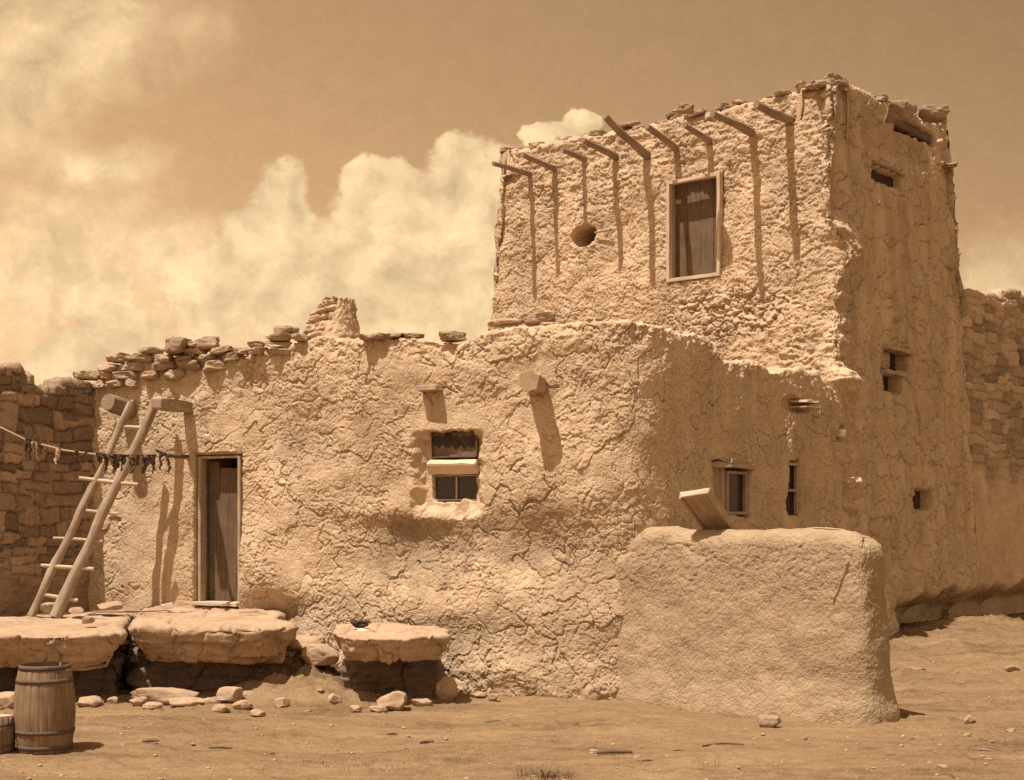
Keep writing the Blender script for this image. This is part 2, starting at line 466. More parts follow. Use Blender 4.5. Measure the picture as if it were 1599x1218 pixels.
def round_cut(S, Z, s0, z0, w, h, soft=0.12, wob=0.02, seed=3):
    S = S + wob * fbm2(S * 6, Z * 6, seed, 3); Z = Z + wob * fbm2(S * 6 + 9, Z * 6, seed + 1, 3)
    r = np.sqrt(((S - s0) / (w / 2)) ** 2 + ((Z - z0) / (h / 2)) ** 2)
    return 1 - sstep(1 - soft, 1 + soft, r)

def flakes(S, Z, scale, seed, crack, width, tilt, dome, warp=0.4, lift=0.0):
    x, y = S / scale, Z / scale
    x2 = x + warp * fbm2(x * 0.8, y * 0.8, seed + 50, 3); y2 = y + warp * fbm2(x * 0.8 + 40, y * 0.8, seed + 60, 3)
    f1, f2, cid, vx, vy = vor2(x2, y2, seed)
    e = f2 - f1
    a = cid * 2 * math.pi * 7
    return (-crack * np.exp(-(e / width) ** 2) + tilt * (np.cos(a) * vx + np.sin(a) * vy) + lift * (vy + 0.25) * (0.4 + 1.2 * _h(np.floor(cid * 9999), np.floor(cid * 77), seed)) + dome * (1 - f1 * f1 * 1.4)), e, cid

def masonry(S, Z, seed, rowh, ln, warp=0.05):
    Zw = Z + 1.3 * warp * fbm2(S * 1.3, Z * 1.8, seed, 3) + 0.05 * np.sin(Z * 5.1 + seed) + rowh * 0.5 * (np.floor(S / 1.1 + 0.4 * fbm2(S * 0, Z * 1.5, seed + 8, 2)) % 2)
    Sw = S + warp * fbm2(S * 3 + 7, Z * 3, seed + 2, 3)
    r = np.floor(Zw / rowh); fz = Zw / rowh - r
    l = ln * (0.65 + 0.8 * _h(r, r * 0, seed + 1))
    xs = Sw / l + 10 * _h(r, r * 0, seed + 2)
    k = np.floor(xs)
    b = lambda kk: kk + 0.7 * (_h(kk, r, seed + 3) - 0.5)
    k = np.where(xs < b(k), k - 1, k); k = np.where(xs > b(k + 1), k + 1, k)
    b0, b1 = b(k), b(k + 1)
    ex = np.minimum(xs - b0, b1 - xs) * l; ez = np.minimum(fz, 1 - fz) * rowh
    cid = _h(k, r, seed + 4)
    e = np.minimum(ex, ez)
    hgt = 0.042 * sstep(0.003, 0.018, e) + 0.05 * (cid - 0.5) + 0.05 * (fz - 0.5) * (_h(k, r, seed + 6) - 0.4) + 0.04 * ((xs - b0) / (b1 - b0) - 0.5) * (_h(k, r, seed + 7) - 0.5) + 0.012 * fbm2(S / 0.06, Z / 0.06, seed + 8, 3)
    return hgt, cid, e

# ---- plan of the place
CORN = np.array([1.51, 15.7])                                   # front corner of the low house
uF = np.array([-math.cos(A_FRONT), math.sin(A_FRONT)])           # along its front, to the left
uS = np.array([math.sin(A_SIDE), math.cos(A_SIDE)])              # along the side walls, away
uT = np.array([-math.cos(A_SIDE), math.sin(A_SIDE)])             # along the tower front, to the left
FL = CORN + uF * 8.05                                            # inner corner with the stone wall
TC = CORN + uS * 5.0 - np.array([math.cos(A_SIDE), -math.sin(A_SIDE)]) * 0.08                                            # tower corner at ground level

# ================================================================== low adobe house
house = empty('adobe_house', (*CORN, 0), 'long low adobe house of flaking cracked mud with a narrow door and small splayed window', 'house')
top_profile = [(100, 612), (145, 600), (165, 586), (190, 568), (240, 560), (262, 554), (300, 552), (340, 563), (380, 560), (420, 549), (470, 534), (500, 523), (560, 530), (600, 526), (650, 526), (690, 532),
               (720, 533), (750, 518), (800, 508), (850, 506), (900, 503), (960, 500), (1010, 503), (1035, 508), (1062, 520), (1090, 520), (1112, 532), (1122, 552), (1140, 566), (1165, 562),
               (1190, 566), (1196, 579), (1240, 577), (1278, 582), (1292, 598), (1312, 612), (1400, 620)]
W = Wall([FL - uF * 0.0 + np.array([-0.35, 0.15]), CORN, CORN + uS * 5.2], [0.0105, 0.0125], 0.52, batter=0.035, ztop=top_profile, zdef=4.2, round_=0.05)
HW = W
loc = lambda px, py: W.locate(px, py)
door = loc(339, 828); win = loc(701, 728); wa = loc(1143, 764); wb = loc(1241, 762)
sc_ = lambda L: F / L[2][1]                                      # photo pixels per metre there
GA = []                                                          # big soft forms: px, py, radius x, radius y (px), amount (m)
for px, py, rx, ry, am in [(650, 855, 85, 48, -0.13), (830, 850, 70, 50, -0.09), (560, 830, 60, 60, -0.05), (480, 690, 90, 60, -0.025), (470, 770, 60, 60, 0.04), (700, 640, 90, 40, -0.03), (860, 640, 120, 60, -0.04), (900, 720, 90, 70, 0.05),
                           (640, 800, 120, 20, 0.04), (800, 960, 120, 45, 0.05), (600, 950, 120, 40, 0.05), (840, 1050, 110, 50, 0.06), (780, 1040, 50, 35, 0.10), (430, 962, 45, 28, -0.16), (400, 890, 40, 40, 0.05),
                           (200, 880, 50, 50, 0.02), (930, 880, 60, 60, -0.05), (395, 560, 60, 30, 0.05), (560, 590, 100, 40, 0.04), (880, 530, 60, 20, 0.05), (1080, 660, 60, 80, -0.03)]:
    L = loc(px, py); k = sc_(L); GA.append((L[0], L[1], rx / k / 0.9, ry / k, am))
side0 = loc(1035, 700)[0]
# where the wall meets rock and ground: photo profile
bp_ = [(145, 975), (300, 955), (380, 955), (430, 990), (500, 1010), (560, 1090), (800, 1105), (1000, 1110), (1400, 1110)]
def house_disp(S, Z, P):
    side = sstep(side0 - 0.35, side0 + 0.35, S)
    d = 0.045 * fbm2(S / 1.3, Z / 1.3, 3, 3) + 0.011 * fbm2(S / 0.4, Z / 0.4, 7, 3)
    for s0, z0, rs, rz, am in GA:
        d = d + am * np.exp(-((S - s0) / rs) ** 2 - ((Z - z0) / rz) ** 2)
    m = sstep(-0.25, 0.35, fbm2(S / 0.9, Z / 0.9, 21, 3))          # where the big cracks open
    up = sstep(2.6, 3.8, Z)
    a, e, cid = flakes(S, Z, 0.40, 31, 0.045, 0.026, 0.008, 0.0, 0.6, 0.006)
    relief = a * (0.45 + 0.75 * m) + 0.014 * (cid - 0.5)
    b_, e2, _ = flakes(S, Z * 1.25, 0.13, 33, 0.022, 0.065, 0.004, 0.0, 0.8, 0.010)
    fm = sstep(-0.5, 0.3, fbm2(S / 0.6 + 4, Z / 0.6, 25, 3))
    relief = relief + b_ * (0.45 + 0.65 * fm)
    c, _, _ = flakes(S, Z * 1.5, 0.065, 37, 0.007, 0.10, 0.002, 0.0, 0.9, 0.006)
    relief = relief + c * (0.4 + 0.6 * (1 - fm)) + 0.002 * fbm2(S / 0.03, Z / 0.03, 41, 2)
    low = sstep(0.9, 0.2, Z) * (1 - side)
    relief = relief + low * 0.03 * fbm2(S / 0.2, Z / 0.2, 47, 4) + up * 0.016 * fbm2(S / 0.25, Z / 0.2, 49, 4)
    flute = 0.045 * fbm2(S / 0.42, Z / 2.0, 61, 3) * sstep(side0 + 0.9, side0 + 1.6, S)
    smooth = np.maximum(cut(S, Z, win[0], win[1] + 0.12, 1.05, 1.3, 0.16, 0.05), 0.85 * cut(S, Z, door[0] - 0.98, 1.9, 1.05, 2.4, 0.18, 0.1))
    trowel = sstep(0.05, 0.75, fbm2(S / 0.8 + 11, Z / 0.6, 53, 3))
    d = d + relief * (0.72 + 0.18 * side - 0.45 * trowel) * (1 - 0.75 * smooth) + flute + 0.05 * sstep(0.6, 0.0, Z) * (1 - side)
    ragged = sstep(-0.35, 0.0, Z - P[..., 2].max(0)[None] * 0 - (HW.zt[None] - 0.06)) * 0.02 * fbm2(S / 0.09, Z / 0.09, 77, 3)
    d = d + ragged
    # openings
    k = 1 / sc_(win)
    o = cut(S, Z, win[0] - 0.03, win[1] - 0.09, 110 * k, 118 * k, 0.09, 0.04)
    d = d * (1 - o) - 0.15 * o
    o = cut(S, Z, win[0], win[1], 74 * k, 106 * k, 0.02, 0.02); d = np.where(o > 0.02, d * (1 - o) - 0.50 * o, d)
    k = 1 / sc_(win); Ln = loc(716, 792)
    o = round_cut(S, Z, Ln[0], Ln[1], 20 * k, 34 * k, 0.3); d = d * (1 - o) - 0.16 * o
    k = 1 / sc_(door)
    o = cut(S, Z, door[0], door[1], 80 * k / 0.92, 238 * k, 0.02, 0.01); d = d * (1 - o) - 0.85 * o
    for L, w, h, dep in ((wa, 60, 82, 0.36), (wb, 24, 84, 0.3)):
        k = 1 / sc_(L); o = cut(S, Z, L[0], L[1], w * k / 0.53, h * k, 0.02, 0.03); d = d * (1 - o) - dep * o
    for px, py, w, h, dep in ((1320, 680, 30, 26, 0.2), (1243, 632, 34, 22, 0.12), (706, 533, 0, 0, 0)):
        if w:
            L = loc(px, py); k = 1 / sc_(L); o = round_cut(S, Z, L[0], L[1], w * k / (0.5 if px > 1100 else 0.9), h * k, 0.4, 0.03); d = d * (1 - o) - dep * o
    stain_shade = np.zeros_like(S)  # wall stains blended with painted shade of the hollows and turning corner
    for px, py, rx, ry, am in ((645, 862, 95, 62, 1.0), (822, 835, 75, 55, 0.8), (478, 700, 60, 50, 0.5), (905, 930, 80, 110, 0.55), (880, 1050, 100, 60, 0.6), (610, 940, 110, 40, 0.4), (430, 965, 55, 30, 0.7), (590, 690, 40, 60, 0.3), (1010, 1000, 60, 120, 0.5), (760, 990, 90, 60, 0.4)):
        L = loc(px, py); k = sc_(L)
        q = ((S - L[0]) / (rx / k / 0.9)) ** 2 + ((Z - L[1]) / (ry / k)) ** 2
        stain_shade = np.maximum(stain_shade, am * (1 - sstep(0.25, 1.5, q + 0.7 * fbm2(S / 0.3, Z / 0.3, 171, 4))))
    return d, stain_shade
V, Fc, stn_shade = W.build(0.0115, house_disp, thick=0.45, drop=0.7)
obj('wall', new_mesh('wall', V, Fc, attr={'stain_shade': stn_shade}), M['adobe'], house)

def flat_roof(name, parent, ring, z, mat, amp=0.05, step=0.25):
    """a roof slab with a slightly uneven top, between the walls"""
    ring = np.array(ring); bm = bmesh.new()
    n = len(ring)
    a = [bm.verts.new((*p, z)) for p in ring]; b2 = [bm.verts.new((*p, z - 0.25)) for p in ring]
    bm.faces.new(a); bm.faces.new(list(reversed(b2)))
    for k in range(n): bm.faces.new((a[k], b2[k], b2[(k + 1) % n], a[(k + 1) % n]))
    bmesh.ops.recalc_face_normals(bm, faces=bm.faces)
    bmesh.ops.subdivide_edges(bm, edges=[e for e in bm.edges], cuts=10, use_grid_fill=True)
    me = bpy.data.meshes.new(name); bm.to_mesh(me); bm.free()
    return obj(name, me, mat, parent)
nF = np.array([-math.sin(A_FRONT), -math.cos(A_FRONT)])
flat_roof('roof', house, [CORN - nF * 0.35 + uF * 0.4, FL - nF * 0.35 - uF * 0.2, FL + uS * 5.6, CORN + uS * 8.0 - np.array([1.2, 0]), CORN + uS * 5 + np.array([-0.6, 0]), CORN + uS * 0.7 + uF * 0.45], 3.75, M['adobe_smooth'])

Zv = np.array([0, 0, 1.0])
def lb(L, a, b_, c, sa, sb, sc):
    """a box item in the frame of a wall point: a along the wall, b out of the wall, c up"""
    return (L[2] + L[3] * a + L[4] * b_ + Zv * c, (L[3], L[4], Zv), (sa, sb, sc))
def part_root(name, L, parent):
    e = bpy.data.objects.new(name, None); C.objects.link(e); e.parent = parent
    w = parent['_w']; e.location = [float(L[2][k] - w[k]) for k in range(3)]; e['_w'] = [float(v) for v in L[2]]; e.empty_display_size = 0.1
    return e

# door
k = 1 / sc_(door); dw, dh = 74 * k / 0.92, 232 * k
dr = part_root('door', door, house)
obj('frame', boxes_mesh('frame', [lb(door, -dw / 2 + 0.02, -0.10, 0, 0.045, 0.12, dh), lb(door, dw / 2 - 0.02, -0.10, 0, 0.045, 0.12, dh), lb(door, 0, -0.10, dh / 2 - 0.012, dw - 0.085, 0.12, 0.03)], 0.006, 0.002), M['wood'], dr)
tilt = Matrix.Rotation(math.radians(-2.6), 3, Vector(door[4]))
lt, lz = np.array(tilt @ Vector(door[3])), np.array(tilt @ Vector((0, 0, 1)))
leafc = door[2] + door[3] * 0.105 - door[4] * 0.22 - Zv * 0.075
lw = dw * 0.72
obj('leaf', boxes_mesh('leaf', [(leafc + lt * (q - 1) * lw / 3, (lt, door[4], lz), (lw / 3 - 0.004, 0.03, dh - 0.16)) for q in range(3)], 0.003, 0.001, 5), M['wood_dark'], dr)
obj('jamb_board', boxes_mesh('jamb_board', [lb(door, -dw / 2 + 0.125, -0.24, -0.02, 0.17, 0.03, dh - 0.08)], 0.004, 0.002, 6), M['wood_dark'], dr)
obj('threshold', boxes_mesh('threshold', [lb(door, 0, -0.05, -dh / 2 + 0.01, dw + 0.05, 0.26, 0.05)], 0.01, 0.004, 7), M['wood_pale'], dr)
obj('lintel', boxes_mesh('lintel', [lb(door, 0.02, -0.085, dh / 2 + 0.075, dw + 0.04, 0.12, 0.11)], 0.02, 0.006, 8), M['adobe_smooth'], dr)
obj('shade_backing', boxes_mesh('shade_backing', [lb(door, 0, -0.80, 0, dw + 0.1, 0.02, dh)], 0), M['dark'], dr)  # dark sheet standing in for the shade inside the doorway

# front window: upper pane, sloping ledge, lower double pane
k = 1 / sc_(win); cz = lambda py: (728 - py) * k
cx_ = lambda px: (px - 701) * k / 0.92
wr = part_root('window', win, house)
def frame_items(L, x0, x1, z0, z1, b_, t=0.03, dpt=0.05):
    xc, zc = (x0 + x1) / 2, (z0 + z1) / 2
    return [lb(L, x0 + t / 2, b_, zc, t, dpt, z1 - z0), lb(L, x1 - t / 2, b_, zc, t, dpt, z1 - z0), lb(L, xc, b_, z1 - t / 2, x1 - x0 - 2 * t, dpt, t), lb(L, xc, b_, z0 + t / 2, x1 - x0 - 2 * t, dpt, t)]
obj('upper_frame', boxes_mesh('upper_frame', frame_items(win, cx_(666), cx_(740), cz(714), cz(673), -0.115, 0.014), 0.003, 0.003), M['wood_dark'], wr)
obj('pane', boxes_mesh('pane', [lb(win, cx_(703), -0.13, cz(694), cx_(738) - cx_(668), 0.012, cz(675) - cz(713))], 0), M['dusty'], wr)
# dark ragged bits of covering hung inside the upper pane
bm = bmesh.new(); rnd = random.Random(4)
for q in range(5):
    x0 = cx_(672 + q * 13.5); y0 = cz(676 + rnd.random() * 4)
    ring = []
    for a in range(12):
        an = a / 12 * 2 * math.pi; rr = (0.055 + 0.035 * rnd.random())
        ring.append((x0 + 0.045 + math.cos(an) * rr * 0.9, y0 - 0.08 + math.sin(an) * rr * 1.1))
    vs = [bm.verts.new(Vector(win[2] + win[3] * p[0] + Zv * p[1] - win[4] * 0.113)) for p in ring]
    vb = [bm.verts.new(Vector(win[2] + win[3] * p[0] + Zv * p[1] - win[4] * 0.121)) for p in ring]
    bm.faces.new(vs); bm.faces.new(list(reversed(vb)))
    for a in range(12): bm.faces.new((vs[a], vb[a], vb[(a + 1) % 12], vs[(a + 1) % 12]))
bmesh.ops.recalc_face_normals(bm, faces=bm.faces)
me = bpy.data.meshes.new('covering'); bm.to_mesh(me); bm.free(); obj('covering', me, M['cloth_dark'], wr)
tl = Matrix.Rotation(math.radians(28), 3, Vector(win[3]))
obj('ledge', boxes_mesh('ledge', [(win[2] + win[3] * cx_(702) - win[4] * 0.10 + Zv * cz(729), (win[3], np.array(tl @ Vector(win[4])), np.array(tl @ Vector((0, 0, 1)))), (cx_(741) - cx_(663), 0.13, 0.16))], 0.03, 0.010, 9), M['plaster'], wr)
obj('lower_frame', boxes_mesh('lower_frame', frame_items(win, cx_(664), cx_(739), cz(781), cz(741), -0.20, 0.014) + [lb(win, cx_(701.5), -0.20, cz(761), 0.014, 0.04, cz(744) - cz(779))], 0.002), M['wood_pale'], wr)
obj('pane', boxes_mesh('pane', [lb(win, cx_(701.5), -0.22, cz(761), cx_(738) - cx_(665), 0.012, cz(742) - cz(780))], 0), M['glass'], wr)

# side windows in the shade
k = 1 / sc_(wa); w1 = part_root('window', wa, house)
X = lambda px: (px - 1143) * k / 0.53
obj('boards', boxes_mesh('boards', [lb(wa, X(1119), -0.07, 0.01, 0.13, 0.03, 0.64), lb(wa, X(1128), -0.09, -0.02, 0.13, 0.03, 0.60), lb(wa, X(1136), -0.08, 0.0, 0.11, 0.03, 0.56)], 0.004, 0.002), M['wood'], w1)
obj('frame', boxes_mesh('frame', frame_items(wa, X(1140), X(1172), -0.31, 0.23, -0.06, 0.035), 0.004, 0.002), M['wood'], w1)
obj('lintel', boxes_mesh('lintel', [lb(wa, 0.0, 0.0, 0.29, 0.98, 0.12, 0.06), lb(wa, 0.12, 0.02, 0.35, 0.5, 0.1, 0.06)], 0.012, 0.012, 3), M['wood'], w1)
obj('pane', boxes_mesh('pane', [lb(wa, X(1156), -0.10, -0.04, 0.44, 0.012, 0.54)], 0), M['glass'], w1)
k = 1 / sc_(wb); w2 = part_root('window', wb, house)
obj('frame', boxes_mesh('frame', [lb(wb, 0.15, -0.06, 0, 0.04, 0.05, 0.68), lb(wb, 0.0, -0.06, -0.03, 0.26, 0.04, 0.035), lb(wb, 0.0, -0.05, 0.32, 0.36, 0.06, 0.04)], 0.004, 0.002), M['wood'], w2)
obj('pane', boxes_mesh('pane', [lb(wb, 0, -0.12, 0, 0.36, 0.012, 0.7)], 0), M['glass'], w2)

def beam(L, tip, r0, r1, name, parent, mat, seed, n=12, rough=0.08, inside=0.3, bend=0.0, label=None):
    """a beam end: from inside the wall out along its normal until it meets the ray of the photo pixel tip"""
    P, nrm = L[2], L[4]
    u = (tip[0] - CX) / F
    p = (u * P[1] - P[0]) / (nrm[0] - u * nrm[1])
    E = P + nrm * p; E[2] = CAMZ + (HY - tip[1]) / F * E[1]
    dirn = (E - P) / np.linalg.norm(E - P)
    mid = (P + E) / 2 + Zv * bend
    me = tube_mesh(name, [P - dirn * inside, P, mid, E], [r0 * 1.05, r0, (r0 + r1) / 2, r1], n, 0.012, seed, 22, rough)
    o = obj(name, me, mat, parent)
    if label: o['label'] = label
    return o
beam(loc(203, 640), (168, 627), 0.125, 0.115, 'roof_beam', house, M['wood_mid'], 3, 16, 0.14)
# squared timber end by the ladder top
L = loc(296, 638)
nb_ = L[4]
me = boxes_mesh('roof_beam', [(L[2] + nb_ * 0.27 + Zv * 0.02, (L[3], nb_, Zv), (0.16, 0.86, 0.15))], 0.02, 0.016, 12); obj('roof_beam', me, M['wood_pole'], house)
L = loc(832, 600); me = tube_mesh('roof_beam', [L[2] - L[4] * 0.3, L[2] + L[4] * 0.40 + L[3] * 0.13 - Zv * 0.01], [0.135, 0.115], 22, 0.0, 5, 18, 0.26); obj('roof_beam', me, M['rock'], house)['label'] = 'thick mud-coated log end right of the window'
def spout(px, py, w, h, out, mat, seed, name='drain_spout', roll=0.0):
    L = loc(px, py)
    return obj(name, boxes_mesh(name, [(L[2] + L[4] * (out / 2 - 0.1), (L[3], L[4], Zv), (w, out + 0.2, h))], min(w, h) * 0.2, 0.012, seed), mat, house)
spout(675, 607, 0.26, 0.07, 0.14, M['rock'], 21)
spout(1253, 628, 0.36, 0.03, 0.16, M['wood_pale'], 22); spout(1254, 636, 0.34, 0.025, 0.15, M['wood_pale'], 23)
spout(1314, 677, 0.16, 0.10, 0.04, M['white'], 24)

# chimney: tapered stub of stones and mud on the roof
CHY = 18.15
cb = at(517, 525, CHY); ct = at(531, 463, CHY)
n_a, n_z = 130, 90
aa = np.arange(n_a) / n_a * 2 * math.pi
rows = []
for q in np.linspace(0, 1, n_z):
    z = 3.5 + (ct[2] - 3.5) * q
    qq = np.clip((z - cb[2]) / (ct[2] - cb[2]), -0.5, 1)
    cxx = cb[0] + (ct[0] - cb[0]) * qq; wx = (0.80 - 0.47 * qq ** 0.8 if qq > 0 else 0.80 - 0.2 * qq) / 2
    e = 3.2
    cs, sn = np.cos(aa + 0.6), np.sin(aa + 0.6)
    r = (np.abs(cs) ** e + np.abs(sn) ** e) ** (-1 / e)
    rr = wx * 0.86 * r
    rows.append(np.stack([cxx + rr * np.cos(aa), CHY + 0.2 + rr * np.sin(aa), np.full(n_a, z)], -1))
G = np.array(rows)
SS, ZZ = np.meshgrid(aa * 0.35, np.linspace(3.5, ct[2], n_z))
hm, cid, _ = masonry(SS, ZZ, 5, 0.085, 0.17)
fk, _, _ = flakes(SS, ZZ, 0.12, 8, 0.01, 0.15, 0.02, 0.0)
leftw = sstep(0.0, 0.6, -np.cos(aa - 0.0) + 0.25 * fbm2(SS * 3, ZZ * 3, 4))       # stones bare on the left, mud on the right
dd = (hm * 2.0 - 0.02) * leftw + fk * (1 - leftw) + 0.02 * fbm2(SS * 5, ZZ * 5, 2)
cen = G.mean(1, keepdims=True); rad = G - cen; rad /= np.linalg.norm(rad, axis=2)[..., None]
G = G + rad * dd[..., None]
G[-6:] += np.array([0, 0, 0.04]) * noise2(np.tile(aa, (6, 1)) * 2.5, np.zeros((6, n_a)), 3)[..., None]
ins = []
for f_, dz in ((0.6, -0.01), (0.55, -0.25), (0.0, -0.26)):
    R_ = cen[-1] + (G[-1] - cen[-1]) * f_; R_[:, 2] = G[-1][:, 2].mean() + dz; ins.append(R_)
G = np.concatenate([G, np.array(ins)])
obj('chimney', new_mesh('chimney', G.reshape(-1, 3), grid_faces(len(G), n_a, True)), M['adobe_tower'], house)

# ================================================================== adobe tower
tower = empty('adobe_tower', (*TC, 0), 'tall adobe upper storey of rough clotted mud with beam ends and a boarded opening', 'tower')
ttop = [(700, 236), (785, 236), (830, 228), (900, 212), (945, 206), (1000, 196), (1060, 180), (1130, 172), (1190, 153), (1240, 140), (1300, 128), (1335, 132), (1360, 146), (1390, 163), (1400, 170),
        (1430, 178), (1450, 187), (1480, 188), (1495, 190), (1600, 190)]
TL = TC + uT * 6.80; TS = TC + uS * 5.0; TB = TL + uS * 4.85
TLb = TL + uS * 0.7
W2 = Wall([TLb, TL, TC, TS, TB], [0.0165, 0.0145, 0.0165, 0.12, 0.12], 0.19, batter=0.072, closed=True, ztop=ttop, zdef=8.1, round_=0.10)
W2.zref = 3.0
# rerun the profile now that the reference height of the batter is set
xs, ys = zip(*ttop)
for _ in range(3):
    P_ = W2.pos(np.arange(len(W2.p)), W2.zt); pxx, _q = img(P_)
    W2.zt = np.where(W2.facing, CAMZ + (HY - np.interp(pxx, xs, ys)) / F * P_[:, 1], 8.0)
tloc = lambda px, py: W2.locate(px, py)
tw = tloc(1086, 357); hole = tloc(911, 368)
tcor = tloc(1306, 400)[0]
def tower_disp(S, Z, P):
    side = sstep(tcor - 0.12, tcor + 0.2, S)
    d = 0.05 * fbm2(S / 1.2, Z / 1.2, 83, 3) + 0.018 * fbm2(S / 0.35, Z / 0.35, 84, 3)
    a, e, cid = flakes(S, Z * 1.25, 0.15, 85, 0.026, 0.075, 0.007, 0.0, 0.8, 0.014)
    b_, _, _ = flakes(S, Z * 1.3, 0.075, 86, 0.012, 0.11, 0.003, 0.0, 0.8, 0.008)
    c, _, _ = flakes(S, Z, 0.42, 87, 0.035, 0.04, 0.02, 0.0, 0.5)
    k_ = 0.66 + 0.45 * sstep(0.0, 0.5, fbm2(S / 0.7, Z / 0.7, 88, 3))
    up = sstep(7.0, 7.9, Z) + sstep(5.2, 4.6, Z) * sstep(tcor - 3.0, tcor - 1.0, S)
    rel = (a + b_ + c * 0.7) * k_ + up * 0.025 * fbm2(S / 0.2, Z / 0.12, 89, 3) + 0.003 * fbm2(S / 0.03, Z / 0.03, 90, 2)
    d = d + rel * (1 - 0.45 * side) + side * c * 1.1
    La, Lb = tloc(1140, 490), tloc(1140, 470); km = sc_(La)
    mq = ((S - La[0]) / (95 / km / 0.82)) ** 2 + ((Z - La[1]) / (42 / km)) ** 2
    mm_ = 1 - sstep(0.5, 1.3, mq + 0.5 * fbm2(S / 0.25, Z / 0.25, 191, 3)); hm_, _e, _c = flakes(S, Z * 1.7, 0.21, 23, 0.05, 0.08, 0.03, 0.02, 0.7, 0.03)
    d = d + mm_ * (hm_ - 0.02)
    L = tloc(1322, 385); d = d + 0.12 * np.exp(-((S - L[0]) / 0.35) ** 2 - ((Z - L[1]) / 0.3) ** 2)
    L = tloc(1306, 590); d = d + 0.16 * np.exp(-((S - L[0]) / 0.25) ** 2 - ((Z - L[1]) / 0.22) ** 2)
    d = d - 0.6 * sstep(1.0, 0.62, Z + 0.16 * fbm2(S / 0.8, S * 0, 91, 2)) * sstep(tcor + 1.2, tcor + 1.6, S)
    d = d + np.exp(-((S - tcor) / 0.3) ** 2) * (0.14 * fbm2(Z / 0.6, Z * 0, 93, 4) + 0.05 * fbm2(S / 0.15, Z / 0.15, 94, 3)) + np.exp(-((S - 0.75) / 0.35) ** 2) * 0.06 * fbm2(Z / 0.5, Z * 0 + 3, 95, 4)
    k = 1 / sc_(tw); o = cut(S, Z, tw[0], tw[1], 76 * k / 0.82, 158 * k, 0.02); d = d * (1 - o) - 0.34 * o
    k = 1 / sc_(hole); o = round_cut(S, Z, hole[0], hole[1], 34 * k / 0.77, 32 * k, 0.12); d = np.where(o > 0.01, d * (1 - o) - 0.9 * o, d)
    for px, py, w, h, dep in ((1386, 277, 50, 22, 0.20), (1402, 563, 40, 34, 0.4), (1396, 598, 28, 24, 0.4), (1444, 780, 28, 28, 0.4), (1432, 205, 68, 22, 0.22), (1414, 420, 12, 40, 0.05), (1388, 348, 50, 40, -0.0)):
        L = tloc(px, py); k = 1 / sc_(L); o = cut(S, Z, L[0], L[1], w * k / 0.46, h * k, 0.03, 0.03, int(px)); d = d * (1 - o) - dep * o
    return d, None
def tower_shift(S, Z):
    ys_ = np.array([120, 200, 250, 300, 340, 362, 378, 395, 415, 440, 500, 560, 590, 620]); dx_ = np.array([2, -4, -10, -14, -8, 10, 26, 30, 14, 2, 4, -2, 6, 0])
    zs_ = CAMZ + (HY - ys_) / F * 19.6
    q = np.interp(Z, zs_[::-1], dx_[::-1]) * 19.6 / F + 0.035 * fbm2(Z / 0.22, Z * 0 + 7, 97, 4)
    v = np.exp(-((S - tcor) / 0.42) ** 2) * q
    e = np.exp(-((S - tcor - 5.0) / 0.6) ** 2) * 0.05 * fbm2(Z / 0.4, Z * 0 + 9, 98, 4)
    return np.stack([v + e, np.zeros_like(v), np.zeros_like(v)], -1)
W2.shift = tower_shift
V, Fc, _ = W2.build(0.015, tower_disp, thick=0.45, drop=0.7)
obj('wall', new_mesh('wall', V, Fc), M['adobe_tower'], tower)
nS = np.array([math.cos(A_SIDE), -math.sin(A_SIDE)]); nT = np.array([-math.sin(A_SIDE), -math.cos(A_SIDE)])
flat_roof('roof', tower, [TC + uT * .6 + uS * .6, TS + uT * .6 - uS * .5, TB - uT * .5 - uS * .5, TL - uT * .5 + uS * .6], 7.4, M['adobe_smooth'])
# opening with boards
k = 1 / sc_(tw); ww, wh = 80 * k / 0.82, 160 * k
tr = part_root('window', tw, tower)
obj('frame', boxes_mesh('frame', frame_items(tw, -ww / 2, ww / 2, -wh / 2, wh / 2, 0.03, 0.055, 0.10), 0.006, 0.003), M['wood_pale'], tr)
nb = 4
obj('boards', boxes_mesh('boards', [lb(tw, (q - 1.5) * ww / nb, -0.16 - 0.004 * (q % 2), 0, ww / nb - 0.006, 0.03, wh) for q in range(nb)], 0.003, 0.001, 4), M['wood_dark'], tr)
for (tip, bs, r0, r1, bd) in [((770, 255), (828, 272), .058, .045, .0), ((815, 241), (866, 263), .062, .05, 0), ((877, 234), (912, 248), .06, .05, 0), ((910, 219), (961, 244), .072, .055, 0), ((945, 182), (1010, 242), .085, .06, -.03),
                              ((1010, 197), (1058, 234), .07, .055, 0), ((1068, 195), (1110, 220), .065, .05, 0), ((1113, 177), (1176, 208), .08, .06, 0), ((1180, 163), (1234, 188), .085, .065, 0)]:
    beam(tloc(*bs), tip, r0 * 0.85, r1 * 0.8, 'roof_beam', tower, M['wood_mid'], int(tip[0]), 12, 0.20, 0.4, bd, 'upturned beam end with a splintered tip' if tip[0] == 945 else None)
def opening_shade(L, w, h, dep, parent):  # dark sheet set in an opening to stand in for its shade
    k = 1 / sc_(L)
    obj('opening_shade', boxes_mesh('opening_shade', [(L[2] - L[4] * dep, (L[3], L[4], Zv), (w * k / 0.46, 0.02, h * k))], 0), M['dark'], parent)
for px, py, w, h, dep in ((1386, 277, 60, 30, .16), (1402, 563, 52, 44, .24), (1396, 598, 40, 34, .24), (1444, 780, 38, 38, .22), (1432, 205, 78, 30, .17)): opening_shade(tloc(px, py), w, h, dep, tower)
opening_shade(loc(1320, 680), 44, 40, 0.12, house)
